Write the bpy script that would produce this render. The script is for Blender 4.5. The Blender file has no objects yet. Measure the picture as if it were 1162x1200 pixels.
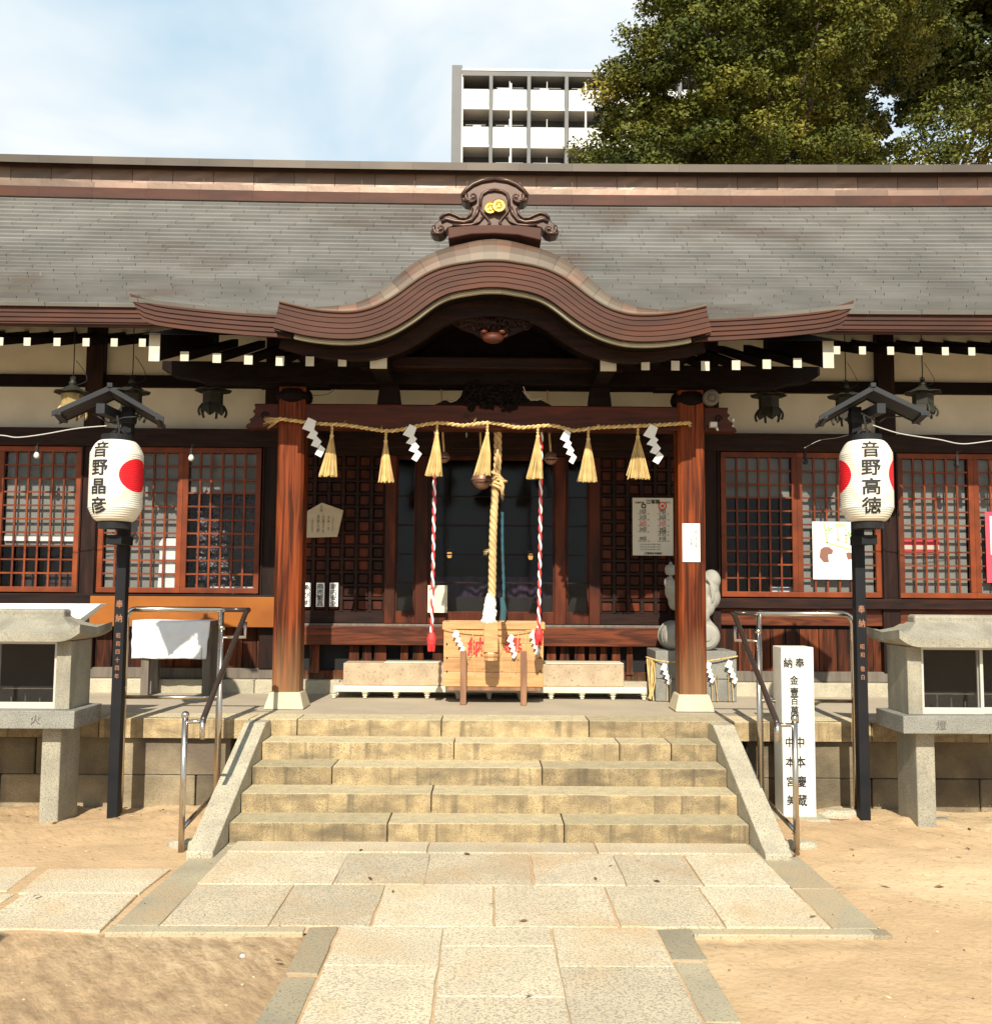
import bpy, bmesh, math, random
from mathutils import Vector, Matrix, noise
import numpy as np
random.seed(7)
R = math.radians
scene = bpy.context.scene
# ------------------------------------------------------------------ camera
CAM = Vector((-0.03, 0.0, 1.615)); F = 1140.0
cam_d = bpy.data.cameras.new('camera'); cam = bpy.data.objects.new('camera', cam_d)
scene.collection.objects.link(cam)
cam_d.sensor_fit = 'HORIZONTAL'; cam_d.sensor_width = 36; cam_d.lens = 36*F/1162
cam_d.clip_end = 3000; cam_d.clip_start = 0.05
RM = Matrix.Rotation(R(-0.5), 4, 'Z') @ Matrix.Rotation(R(90+4.51), 4, 'X') @ Matrix.Rotation(R(0.4), 4, 'Z')
cam.matrix_world = Matrix.Translation(CAM) @ RM
scene.camera = cam
# ------------------------------------------------------------------ world and sun
SUN = Vector((0.06, 1.0, -0.81)).normalized()
w = bpy.data.worlds.new('World'); scene.world = w; w.use_nodes = True
nt = w.node_tree; nt.nodes.clear()
N = nt.nodes.new; L = nt.links.new
out = N('ShaderNodeOutputWorld'); bg = N('ShaderNodeBackground'); sky = N('ShaderNodeTexSky')
sky.sky_type = 'NISHITA'; sky.sun_disc = False
sky.sun_elevation = math.asin(-SUN.z); sky.sun_rotation = R(183.4)
sky.air_density = 1.0; sky.dust_density = 1.0; sky.ozone_density = 1.0
tc = N('ShaderNodeTexCoord'); mp = N('ShaderNodeMapping'); mp.inputs['Scale'].default_value = (1, 1, 2.2)
mp.inputs['Location'].default_value = (0.35, 0.2, 0.1)
n1 = N('ShaderNodeTexNoise'); n1.inputs['Scale'].default_value = 2.3; n1.inputs['Detail'].default_value = 5
n1.inputs['Roughness'].default_value = 0.5; n1.inputs['Distortion'].default_value = 0.3
cr = N('ShaderNodeValToRGB'); cr.color_ramp.elements[0].position = 0.44; cr.color_ramp.elements[1].position = 0.64
cr.color_ramp.elements[0].color = (0.0, 0.0, 0.0, 1); cr.color_ramp.elements[1].color = (1, 1, 1, 1)
hz = N('ShaderNodeMix'); hz.data_type = 'RGBA'; hz.inputs[0].default_value = 0.8; hz.inputs[7].default_value = (6.2, 8.2, 9.5, 1)
mx = N('ShaderNodeMix'); mx.data_type = 'RGBA'; mx.inputs[7].default_value = (9.6, 9.7, 9.6, 1)
L(tc.outputs['Generated'], mp.inputs['Vector']); L(mp.outputs[0], n1.inputs['Vector']); L(n1.outputs[0], cr.inputs[0])
spz = N('ShaderNodeSeparateXYZ'); L(tc.outputs['Generated'], spz.inputs[0]); mz = N('ShaderNodeMapRange'); mz.interpolation_type = 'SMOOTHSTEP'
mz.inputs[1].default_value = 0.55; mz.inputs[2].default_value = 0.85; mz.inputs[3].default_value = 1.0; mz.inputs[4].default_value = 0.25; L(spz.outputs[2], mz.inputs[0])
m1 = N('ShaderNodeMath'); m1.operation = 'MULTIPLY'; L(cr.outputs[0], m1.inputs[0]); L(mz.outputs[0], m1.inputs[1])
m2 = N('ShaderNodeMath'); m2.operation = 'MULTIPLY'; m2.inputs[0].default_value = 0.8; L(mz.outputs[0], m2.inputs[1]); L(m2.outputs[0], hz.inputs[0])
L(m1.outputs[0], mx.inputs[0]); L(sky.outputs[0], hz.inputs[6]); L(hz.outputs[2], mx.inputs[6]); L(mx.outputs[2], bg.inputs[0]); L(bg.outputs[0], out.inputs[0])
bg.inputs[1].default_value = 0.08
sd = bpy.data.lights.new('sun', 'SUN'); sd.energy = 5.0; sd.angle = R(0.5); sd.color = (1.0, 0.92, 0.78)
so = bpy.data.objects.new('sun', sd); scene.collection.objects.link(so)
so.rotation_euler = SUN.to_track_quat('-Z', 'Y').to_euler(); so.location = (0, -20, 20)
scene.view_settings.view_transform = 'Standard'; scene.view_settings.look = 'None'
scene.view_settings.exposure = 0.46; scene.view_settings.gamma = 1
scene.cycles.max_bounces = 6; scene.cycles.diffuse_bounces = 3; scene.cycles.transparent_max_bounces = 8
COL = scene.collection

# ------------------------------------------------------------------ helpers
R3 = RM.to_3x3()
def at(px, py, Y):
    "world point at depth Y seen at photo pixel (px, py)"
    d = R3 @ Vector(((px-581)/F, -(py-600)/F, -1))
    return CAM + d*((Y-CAM.y)/d.y)
def ground_at(px, py, z=0.0):
    d = R3 @ Vector(((px-581)/F, -(py-600)/F, -1))
    return CAM + d*((z-CAM.z)/d.z)
def zat(py, Y, px=577): return at(px, py, Y).z
def xat(px, Y, py=640): return at(px, py, Y).x

def empty(name, loc=(0,0,0), label=None, cat=None, group=None, kind=None, rz=0):
    o = bpy.data.objects.new(name, None); COL.objects.link(o)
    o.empty_display_size = 0.1; o.location = loc; o.rotation_euler = (0,0,rz)
    tag(o, label, cat, group, kind); return o
def tag(o, label=None, cat=None, group=None, kind=None):
    if label: o['label'] = label
    if cat: o['category'] = cat
    if group: o['group'] = group
    if kind: o['kind'] = kind
    return o
def wloc(o):
    v = Vector((0,0,0))
    while o: v = v + Vector(o.location); o = o.parent
    return v
def copy_tree(o, parent=None):
    c = o.copy(); COL.objects.link(c); c.parent = parent
    for ch in [x for x in bpy.data.objects if x.parent == o and x is not c]:
        copy_tree(ch, c)
    return c

class MB:
    "mesh builder; world coordinates, rebased on the parent's location when built"
    def __init__(s): s.v = []; s.f = []; s.c = []; s.mi = []; s.cur = 0; s.shade = None
    def add(s, vs, fs, shade=None):
        b = len(s.v); s.v.extend([tuple(x) for x in vs])
        sh = shade if shade is not None else (s.shade if s.shade is not None else 0.5)
        for f in fs: s.f.append(tuple(b+i for i in f)); s.c.append(sh); s.mi.append(s.cur)
        return s
    def box(s, x0, x1, y0, y1, z0, z1, shade=None):
        if x0 > x1: x0, x1 = x1, x0
        if y0 > y1: y0, y1 = y1, y0
        if z0 > z1: z0, z1 = z1, z0
        vs = [(x0,y0,z0),(x1,y0,z0),(x1,y1,z0),(x0,y1,z0),(x0,y0,z1),(x1,y0,z1),(x1,y1,z1),(x0,y1,z1)]
        return s.add(vs, [(0,3,2,1),(4,5,6,7),(0,1,5,4),(1,2,6,5),(2,3,7,6),(3,0,4,7)], shade)
    def pbox(s, x0, y0, x1, y1, Y, d, shade=None):
        "box whose front face at depth Y covers the given photo rectangle"
        xm, ym = (x0+x1)/2, (y0+y1)/2
        return s.box(at(x0,ym,Y).x, at(x1,ym,Y).x, Y, Y+d, at(xm,y1,Y).z, at(xm,y0,Y).z, shade)
    def frustum(s, cx, cy, z0, z1, hx0, hy0, hx1, hy1, shade=None):
        vs = [(cx-hx0,cy-hy0,z0),(cx+hx0,cy-hy0,z0),(cx+hx0,cy+hy0,z0),(cx-hx0,cy+hy0,z0),
              (cx-hx1,cy-hy1,z1),(cx+hx1,cy-hy1,z1),(cx+hx1,cy+hy1,z1),(cx-hx1,cy+hy1,z1)]
        return s.add(vs, [(0,3,2,1),(4,5,6,7),(0,1,5,4),(1,2,6,5),(2,3,7,6),(3,0,4,7)], shade)
    def prism(s, pts, axis, a, b, shade=None):
        "extrude polygon of 2-D pts along an axis from a to b"
        n = len(pts)
        def P(p, t):
            return {'y': (p[0], t, p[1]), 'x': (t, p[0], p[1]), 'z': (p[0], p[1], t)}[axis]
        vs = [P(p,a) for p in pts] + [P(p,b) for p in pts]
        fs = [tuple(range(n)), tuple(range(2*n-1, n-1, -1))] + [(i, i+n, (i+1)%n+n, (i+1)%n) for i in range(n)]
        return s.add(vs, fs, shade)
    def tube(s, pts, r, seg=8, cap=True, shade=None, closed=False):
        pts = [Vector(p) for p in pts]; n = len(pts)
        rs = r if isinstance(r, (list, tuple)) else [r]*n
        vs = []; up = None
        for i, p in enumerate(pts):
            a = pts[(i-1) % n] if (closed or i > 0) else p; b = pts[(i+1) % n] if (closed or i < n-1) else p
            t = (b-a).normalized()
            if up is None:
                up = Vector((0,0,1)) if abs(t.z) < 0.9 else Vector((1,0,0))
            x = t.cross(up).normalized(); y = x.cross(t).normalized(); up = y
            for k in range(seg):
                an = 2*math.pi*k/seg
                vs.append(p + x*math.cos(an)*rs[i] + y*math.sin(an)*rs[i])
        fs = []
        for i in range(n if closed else n-1):
            j = (i+1) % n
            for k in range(seg):
                fs.append((i*seg+k, i*seg+(k+1)%seg, j*seg+(k+1)%seg, j*seg+k))
        if cap and not closed:
            fs.append(tuple(range(seg-1,-1,-1))); fs.append(tuple((n-1)*seg+k for k in range(seg)))
        return s.add(vs, fs, shade)
    def rope(s, pts, r, strands=3, pitch=0.12, seg=6, step=0.015, shades=None, phase=0):
        pts = [Vector(p) for p in pts]
        # resample
        out = [pts[0]]
        for a, b in zip(pts, pts[1:]):
            m = max(1, int((b-a).length/step))
            for k in range(1, m+1): out.append(a.lerp(b, k/m))
        L_ = 0; acc = [0]
        for a, b in zip(out, out[1:]): L_ += (b-a).length; acc.append(L_)
        rr = r*0.56 if strands >= 3 else r*0.52; off = r-rr
        for k in range(strands):
            q = []
            for i, p in enumerate(out):
                a = out[max(0,i-1)]; b = out[min(len(out)-1,i+1)]; t = (b-a).normalized()
                u = Vector((0,0,1)) if abs(t.z) < 0.8 else Vector((0,1,0))
                x = t.cross(u).normalized(); y = x.cross(t)
                an = 2*math.pi*(k/strands + acc[i]/pitch) + phase
                q.append(p + x*math.cos(an)*off + y*math.sin(an)*off)
            s.tube(q, rr, seg, True, (shades[k] if shades else None))
        return s
    def ell(s, c, r, seg=16, rings=10, shade=None, rot=None):
        vs = []; c = Vector(c)
        for i in range(rings+1):
            th = math.pi*i/rings
            for k in range(seg):
                ph = 2*math.pi*k/seg
                p = Vector((r[0]*math.sin(th)*math.cos(ph), r[1]*math.sin(th)*math.sin(ph), r[2]*math.cos(th)))
                if rot: p = rot @ p
                vs.append(c+p)
        fs = [(i*seg+k, (i+1)*seg+k, (i+1)*seg+(k+1)%seg, i*seg+(k+1)%seg) for i in range(rings) for k in range(seg)]
        return s.add(vs, fs, shade)
    def lathe(s, c, prof, seg=20, shade=None, rot=None, cap=True):
        "prof: list of (radius, z)"
        vs = []; c = Vector(c)
        for r, z in prof:
            for k in range(seg):
                an = 2*math.pi*(k+0.5)/seg; p = Vector((r*math.cos(an), r*math.sin(an), z))
                if rot: p = rot @ p
                vs.append(c+p)
        n = len(prof)
        fs = [(i*seg+k, i*seg+(k+1)%seg, (i+1)*seg+(k+1)%seg, (i+1)*seg+k) for i in range(n-1) for k in range(seg)]
        if cap: fs += [tuple(range(seg-1,-1,-1)), tuple((n-1)*seg+k for k in range(seg))]
        return s.add(vs, fs, shade)
    def grid(s, fn, us, vs_, shade=None):
        b = [fn(u, v) for v in vs_ for u in us]; n = len(us)
        fs = [(j*n+i, j*n+i+1, (j+1)*n+i+1, (j+1)*n+i) for j in range(len(vs_)-1) for i in range(n-1)]
        return s.add(b, fs, shade)
    def xform(s, fn): s.v = [tuple(fn(Vector(v))) for v in s.v]; return s
    def build(s, name, mats, parent=None, bevel=0, smooth=False, solid=0, remesh=0, seg=2):
        off = wloc(parent) if parent else Vector((0,0,0))
        me = bpy.data.meshes.new(name)
        vv = [(v[0]-off.x, v[1]-off.y, v[2]-off.z) for v in s.v]
        me.from_pydata(vv, [], s.f)
        if not isinstance(mats, (list, tuple)): mats = [mats]
        for m in mats: me.materials.append(m)
        me.polygons.foreach_set('material_index', s.mi)
        at_ = me.attributes.new('shade', 'FLOAT', 'FACE'); at_.data.foreach_set('value', s.c)
        if smooth: me.polygons.foreach_set('use_smooth', [True]*len(s.f))
        me.validate(); me.update()
        o = bpy.data.objects.new(name, me); COL.objects.link(o); o.parent = parent
        if remesh:
            d = o.modifiers.new('remesh', 'REMESH'); d.mode = 'VOXEL'; d.voxel_size = remesh; d.use_smooth_shade = True
            d = o.modifiers.new('smooth', 'SMOOTH'); d.factor = 0.5; d.iterations = 3
        if solid:
            d = o.modifiers.new('solid', 'SOLIDIFY'); d.thickness = solid; d.offset = 0
        if bevel:
            d = o.modifiers.new('bevel', 'BEVEL'); d.width = bevel; d.segments = seg; d.limit_method = 'ANGLE'; d.angle_limit = R(40)
        return o
    def smooth_angle(s): pass

_tc = {}
def glyphs(body, bold=0.0):
    "flat text mesh in the XZ plane, one unit em, centred"
    k = (body, bold)
    if k in _tc: return _tc[k]
    c = bpy.data.curves.new('txt', 'FONT'); c.body = body; c.size = 1; c.align_x = 'CENTER'; c.offset = bold
    c.resolution_u = 2
    o = bpy.data.objects.new('txt', c); COL.objects.link(o); bpy.context.view_layer.update()
    e = o.evaluated_get(bpy.context.evaluated_depsgraph_get()); m = e.to_mesh()
    vs = [(v.co.x, v.co.y) for v in m.vertices]; fs = [tuple(p.vertices) for p in m.polygons]
    e.to_mesh_clear(); bpy.data.objects.remove(o); bpy.data.curves.remove(c)
    if vs:
        cy = (min(v[1] for v in vs)+max(v[1] for v in vs))/2; cx = (min(v[0] for v in vs)+max(v[0] for v in vs))/2
        vs = [(v[0]-cx, v[1]-cy) for v in vs]
    _tc[k] = (vs, fs); return _tc[k]
def put_text(mb, body, fn, w, h=None, bold=0.0, shade=None):
    k = 0
    for du, dv in (((0,0),(1,0),(0,1),(1,1)) if bold > 0 else ((0,0),)):
        b0 = len(mb.v); q = 1.6*bold
        put_text1(mb, body, lambda u, v: fn(u+(du-.5)*q*w, v+(dv-.5)*q*(h or w)), w, h, 0.0, shade)
        for i in range(b0, len(mb.v)): a = mb.v[i]; mb.v[i] = (a[0], a[1]-.0004*k, a[2])
        k += 1
def put_text1(mb, body, fn, w, h=None, bold=0.0, shade=None):
    "fn(u, v) -> point; u right, v up in metres"
    vs, fs = glyphs(body, bold); h = h or w
    if not vs: return
    mb.add([fn(v[0]*w, v[1]*h) for v in vs], fs, shade)
def flat_text(mb, body, x, y, z, w, h=None, bold=0.0):
    put_text(mb, body, lambda u, v: (x+u, y, z+v), w, h, bold)
def column_text(mb, chars, x, y, z_top, pitch, w, h=None, bold=0.0):
    for i, c in enumerate(chars): flat_text(mb, c, x, y, z_top-pitch*(i+0.5), w, h, bold)

# ------------------------------------------------------------------ materials
def mat(name, c1, c2=None, scale=6, rough=0.75, metal=0.0, bump=0.0, bscale=60, stretch=(1,1,1), ramp=(0.35,0.65),
        speck=None, sscale=160, sramp=(0.55,0.62), shade=0.0, dist=0.0, detail=5, spec=0.5, top=None, stain=None, low=None, emit=None, drip=None):
    m = bpy.data.materials.new(name); m.use_nodes = True; t = m.node_tree; n = t.nodes; l = t.links
    b = n['Principled BSDF']; b.inputs['Roughness'].default_value = rough; b.inputs['Metallic'].default_value = metal
    b.inputs['Specular IOR Level'].default_value = spec
    co = n.new('ShaderNodeTexCoord'); mp = n.new('ShaderNodeMapping'); mp.inputs['Scale'].default_value = stretch
    l.new(co.outputs['Object'], mp.inputs['Vector'])
    def mix(fac, a, bb, mode='MIX'):
        x = n.new('ShaderNodeMix'); x.data_type = 'RGBA'; x.blend_type = mode
        if isinstance(fac, float): x.inputs[0].default_value = fac
        else: l.new(fac, x.inputs[0])
        for s_, k in ((a, 6), (bb, 7)):
            if isinstance(s_, tuple): x.inputs[k].default_value = (*s_, 1)
            else: l.new(s_, x.inputs[k])
        return x.outputs[2]
    def nz(sc, lo, hi, vec=None, det=detail, ds=dist):
        x = n.new('ShaderNodeTexNoise'); x.inputs['Scale'].default_value = sc; x.inputs['Detail'].default_value = det
        x.inputs['Distortion'].default_value = ds
        l.new(vec or mp.outputs[0], x.inputs['Vector'])
        y = n.new('ShaderNodeMapRange'); y.inputs[1].default_value = lo; y.inputs[2].default_value = hi
        l.new(x.outputs[0], y.inputs[0]); return y.outputs[0], x.outputs[0]
    cur = c1
    if c2: cur = mix(nz(scale, *ramp)[0], c1, c2)
    for stn in (stain, drip):
        if not stn: continue
        m2 = n.new('ShaderNodeMapping'); m2.inputs['Scale'].default_value = stn[1]; m2.inputs['Location'].default_value = (3.1, 1.7, 0.4)
        l.new(co.outputs['Object'], m2.inputs['Vector'])
        cur = mix(nz(1.0, stn[2], stn[3], m2.outputs[0], 6, 0.4)[0], cur, stn[0])
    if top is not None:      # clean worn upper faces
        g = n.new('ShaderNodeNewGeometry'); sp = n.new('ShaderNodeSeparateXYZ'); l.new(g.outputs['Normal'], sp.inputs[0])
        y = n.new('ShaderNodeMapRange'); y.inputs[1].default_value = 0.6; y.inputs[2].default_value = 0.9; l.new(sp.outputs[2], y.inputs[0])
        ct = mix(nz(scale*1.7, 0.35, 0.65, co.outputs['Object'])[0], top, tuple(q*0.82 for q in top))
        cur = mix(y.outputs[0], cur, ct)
    if speck:
        cur = mix(nz(sscale, *sramp, co.outputs['Object'], 3, 0)[0], cur, speck)
    if low:                  # weathering below a height: (colour, z0, z1)
        sp = n.new('ShaderNodeSeparateXYZ'); l.new(co.outputs['Object'], sp.inputs[0])
        f2 = nz(2.5, 0.2, 0.8)[0]; ad = n.new('ShaderNodeMath'); ad.operation = 'MULTIPLY_ADD'; ad.inputs[1].default_value = 0.4
        l.new(f2, ad.inputs[0]); l.new(sp.outputs[2], ad.inputs[2])
        y = n.new('ShaderNodeMapRange'); y.inputs[1].default_value = low[2]; y.inputs[2].default_value = low[1]; l.new(ad.outputs[0], y.inputs[0])
        cur = mix(y.outputs[0], cur, low[0])
    if shade:
        a = n.new('ShaderNodeAttribute'); a.attribute_name = 'shade'
        y = n.new('ShaderNodeMapRange'); y.inputs[3].default_value = 1-shade; y.inputs[4].default_value = 1+shade
        l.new(a.outputs['Fac'], y.inputs[0])
        cb = n.new('ShaderNodeCombineXYZ'); [l.new(y.outputs[0], cb.inputs[i]) for i in range(3)]
        cur = mix(1.0, cur, cb.outputs[0], 'MULTIPLY')
    if isinstance(cur, tuple): b.inputs['Base Color'].default_value = (*cur, 1)
    else: l.new(cur, b.inputs['Base Color'])
    if bump:
        x = nz(bscale, 0, 1)[1]; bm_ = n.new('ShaderNodeBump'); bm_.inputs['Strength'].default_value = 1.0
        bm_.inputs['Distance'].default_value = bump; l.new(x, bm_.inputs['Height']); l.new(bm_.outputs[0], b.inputs['Normal'])
    if emit:
        b.inputs['Emission Color'].default_value = (*emit[0], 1); b.inputs['Emission Strength'].default_value = emit[1]
    m['nt'] = 1
    return m
M = {}
M['wood_dark'] = mat('wood_dark', (.009,.0035,.0025), (.026,.009,.0055), 3, .6, spec=.2, bump=.002, bscale=8, stretch=(1,4,9), shade=.35)
M['wood_darkv'] = mat('wood_dark_vertical', (.009,.0035,.0025), (.026,.009,.0055), 3, .6, spec=.2, bump=.002, bscale=8, stretch=(9,9,1), shade=.3)
M['wood_black'] = mat('wood_black', (.004,.002,.0015), (.009,.004,.003), 3, .7, spec=.12, bump=.002, bscale=8, stretch=(2,4,9))
M['beam_red'] = mat('beam_red', (.10,.020,.006), (.035,.008,.003), 2.2, .5, spec=.25, bump=.0015, bscale=7, stretch=(.8,4,7), ramp=(.3,.7), dist=1.5, shade=.3)
M['pillar'] = mat('pillar_wood', (.235,.047,.010), (.045,.010,.003), 2.6, .55, spec=.15, bump=.0015, bscale=6, stretch=(11,11,.5), ramp=(.34,.62), dist=.8, shade=.2,
                  low=((.235,.135,.065), .08, .92))
M['sill_wood'] = mat('sill_wood', (.13,.030,.009), (.04,.010,.004), 2, .55, spec=.25, bump=.002, bscale=7, stretch=(.7,5,8), ramp=(.35,.6), dist=1.5, shade=.4)
M['board'] = mat('weathered_board', (.14,.034,.010), (.022,.007,.003), 2, .65, spec=.2, bump=.003, bscale=7, stretch=(8,8,.8), ramp=(.35,.62), dist=1.0, shade=.6,
                 low=((.20,.12,.06), -.05, .42))
M['lattice'] = mat('lattice_wood', (.20,.040,.008), (.12,.024,.006), 3, .5, spec=.3, stretch=(2,2,2), shade=.3)
M['plank'] = mat('orange_plank', (.32,.105,.013), (.23,.068,.009), 2, .5, spec=.3, stretch=(1,1,1.5), detail=7)
M['door_wood'] = mat('door_wood', (.085,.018,.006), (.028,.007,.003), 2.2, .55, spec=.2, bump=.001, bscale=7, stretch=(5,5,1.2), shade=.55)
M['plaster'] = mat('plaster', (.66,.62,.51), (.58,.54,.44), 3, .9, bump=.001, bscale=40)
M['white'] = mat('white_paint', (.56,.53,.43), (.46,.43,.34), 9, .7)
M['strip'] = mat('cream_strip', (.30,.27,.19), (.24,.21,.14), 4, .7, shade=.2)
M['copper'] = mat('copper_brown', (.078,.031,.020), (.052,.022,.015), 3, .6, spec=.25, metal=.1, stretch=(.7,1,3), stain=((.10,.032,.015),(1.2,1,4),.55,.75), shade=.08)
M['copper_band'] = mat('copper_band', (.125,.080,.052), (.115,.095,.068), 3, .55, metal=.15, stain=((.12,.045,.022),(2,2,5),.48,.7), shade=.3)
M['copper_ridge'] = mat('copper_ridge', (.24,.155,.115), (.19,.135,.10), 2, .45, metal=.4, bump=.01, bscale=3, shade=.25)
M['ridge_cap'] = mat('ridge_cap', (.085,.068,.05), (.065,.05,.038), 3, .55, metal=.3, stretch=(.6,1,1), shade=.2)
M['ornament'] = mat('ornament_copper', (.085,.046,.032), (.058,.032,.023), 5, .36, metal=.35)
M['gold'] = mat('gold', (.95,.62,.12), None, rough=.28, metal=1.0)
M['shingle'] = mat('copper_shingle', (.238,.236,.222), (.180,.178,.168), 1.3, .5, metal=.2, stain=((.160,.138,.120),(.8,.8,.8),.55,.75), shade=.13, sscale=30,
                   speck=(.44,.44,.40), sramp=(.72,.78))
M['under'] = mat('roof_underlay', (.03,.026,.02))
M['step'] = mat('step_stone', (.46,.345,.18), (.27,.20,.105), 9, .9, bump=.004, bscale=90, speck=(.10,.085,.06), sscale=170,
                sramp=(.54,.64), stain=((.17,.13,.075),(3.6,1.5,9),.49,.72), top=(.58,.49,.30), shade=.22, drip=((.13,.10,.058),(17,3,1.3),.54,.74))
M['kerb'] = mat('greenish_kerb', (.39,.335,.22), (.31,.27,.185), 3, .9, bump=.003, bscale=70, speck=(.20,.18,.13), sscale=90, sramp=(.56,.68), shade=.2, stain=((.40,.30,.18),(2,2,2),.5,.68))
M['slab'] = mat('granite_slab', (.63,.535,.37), (.53,.455,.32), 3, .9, bump=.004, bscale=120, speck=(.34,.29,.21), sscale=105, sramp=(.49,.60), shade=.14,
                stain=((.55,.385,.21),(1.9,1.9,1),.50,.72))
M['granite_b'] = mat('beige_granite', (.48,.43,.31), (.38,.34,.25), 6, .8, bump=.003, bscale=120, speck=(.16,.145,.11), sscale=150, sramp=(.55,.62), shade=.15)
M['granite_g'] = mat('grey_granite', (.27,.265,.225), (.21,.205,.18), 6, .75, bump=.002, bscale=120, speck=(.07,.07,.065), sscale=170, sramp=(.54,.6), shade=.15)
M['marker'] = mat('white_granite', (.70,.68,.60), (.62,.60,.53), 6, .7, speck=(.40,.39,.35), sscale=170, sramp=(.6,.66))
M['wallstone'] = mat('retaining_stone', (.31,.25,.155), (.15,.12,.075), 3.5, .9, bump=.006, bscale=60, speck=(.10,.08,.055), sscale=200, sramp=(.50,.66), shade=.4,
                     stain=((.09,.07,.05),(1.5,1,1),.5,.7))
M['pedstone'] = mat('pedestal_stone', (.60,.52,.36), (.52,.44,.29), 5, .85, bump=.002, bscale=90)
M['statue'] = mat('statue_stone', (.36,.35,.30), (.30,.29,.25), 8, .8, bump=.001, bscale=120, speck=(.22,.21,.18), sscale=220, sramp=(.58,.64))
M['floor'] = mat('platform_floor', (.42,.355,.26), (.36,.305,.225), 2.5, .9, bump=.001, bscale=90, speck=(.48,.43,.33), sscale=60, sramp=(.6,.7))
M['straw'] = mat('straw', (.66,.47,.20), (.50,.34,.13), 12, .75, shade=.35)
M['hemp'] = mat('hemp_rope', (.66,.47,.22), (.50,.34,.15), 14, .8, shade=.15, bump=.003, bscale=120)
M['paper'] = mat('paper', (.82,.82,.80), None, rough=.7)
M['shide'] = mat('zigzag_paper', (.78,.78,.75), None, rough=.7)
M['cream'] = mat('cream_paint', (.72,.66,.50), (.64,.58,.43), 5, .5)
M['carpet'] = mat('beige_carpet', (.46,.36,.24), (.38,.29,.19), 9, .95, bump=.004, bscale=50, speck=(.24,.18,.12), sscale=45, sramp=(.58,.68))
M['boxwood'] = mat('offertory_wood', (.58,.33,.14), (.42,.21,.08), 1.6, .45, bump=.001, bscale=8, stretch=(1,3,10), ramp=(.35,.65), dist=2.0, shade=.15)
M['postwood'] = mat('post_wood', (.30,.15,.075), (.18,.085,.045), 2.5, .6, stretch=(9,9,1), ramp=(.35,.65))
M['greywood'] = mat('grey_wood', (.17,.14,.11), (.11,.09,.07), 2.5, .8, stretch=(9,9,1))
M['cab_shade'] = mat('shade_lining', (.02,.019,.017), (.03,.028,.024), 6, .9)  # near-black colour standing in for the shade inside the glass cabinets
M['red'] = mat('red_cord', (.62,.035,.035), None, rough=.6)
M['redink'] = mat('red_ink', (.70,.03,.03), None, rough=.6)
M['ink'] = mat('black_ink', (.012,.011,.010), None, rough=.6)
M['inkdim'] = mat('grey_ink', (.10,.09,.08), None, rough=.7)
M['cab'] = mat('weathered_granite', (.36,.33,.25), (.27,.25,.195), 5, .85, bump=.003, bscale=120, speck=(.16,.15,.12), sscale=190, sramp=(.52,.62), stain=((.20,.185,.14),(6,6,1.5),.5,.72), shade=.15)
M['lettergold'] = mat('copper_lettering', (.34,.16,.09), None, rough=.5)
M['steel'] = mat('brushed_steel', (.56,.50,.43), None, rough=.22, metal=1.0)
M['rail'] = mat('dark_handrail', (.05,.035,.028), None, rough=.25, metal=.3)
M['black'] = mat('black_post', (.008,.009,.011), (.014,.014,.016), 4, .6, spec=.2, low=((.11,.095,.075), -.15, .25))
M['roofgrey'] = mat('lamp_roof_grey', (.022,.024,.027), (.016,.017,.02), 5, .6, spec=.3)
M['bronze'] = mat('dark_bronze', (.022,.019,.011), (.030,.033,.023), 8, .6, metal=.3)
M['bronze_lit'] = mat('sunlit_bronze', (.42,.31,.12), (.16,.12,.05), 10, .55, metal=.3)  # brighter copy of the lantern bronze, sunlight put into its colour
M['bell'] = mat('bell_copper', (.32,.18,.12), (.24,.13,.09), 8, .4, metal=.5)
M['bulb'] = mat('bulb_glass', (.68,.68,.62), None, rough=.2)
M['cable'] = mat('black_cable', (.015,.013,.012))
M['cablew'] = mat('pale_cable', (.50,.48,.45))
M['cloth'] = mat('white_cloth', (.83,.84,.85), (.78,.79,.80), 5, .85, bump=.01, bscale=7)
M['teal'] = mat('teal_cloth', (.02,.10,.13), (.03,.06,.06), 3, .8)
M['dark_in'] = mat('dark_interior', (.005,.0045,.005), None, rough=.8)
M['purple'] = mat('purple_curtain', (.045,.022,.055), (.03,.016,.04), 5, .9)
M['blind'] = mat('grey_paper_blind', (.27,.275,.255), (.225,.23,.21), 3, .8, shade=.25)
M['brownitem'] = mat('dim_furniture', (.055,.045,.045), (.03,.025,.03), 6, .6)
M['alu'] = mat('aluminium_frame', (.55,.53,.47), None, rough=.4, metal=.2)
M['sheetw'] = mat('white_sheet', (.86,.85,.80), None, rough=.6)
M['ema'] = mat('pale_wood_sign', (.50,.42,.29), (.45,.37,.25), 3, .7, stretch=(1,1,6))
M['poster'] = mat('poster_paper', (.62,.58,.48), None, rough=.7)
M['pink'] = mat('pink_red', (.75,.06,.10), None, rough=.5)
M['green'] = mat('leaf_green_ink', (.20,.45,.10), None, rough=.7)
M['tan'] = mat('tan_ink', (.72,.50,.22), None, rough=.7)
M['brown'] = mat('brown_ink', (.22,.10,.07), None, rough=.7)
M['lamp'] = mat('lit_lamp', (.9,.6,.3), None, emit=((1,.50,.12), .8))
M['bark'] = mat('bark', (.07,.05,.035), (.04,.03,.022), 6, .9, bump=.02, bscale=10, stretch=(3,3,.6))
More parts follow.
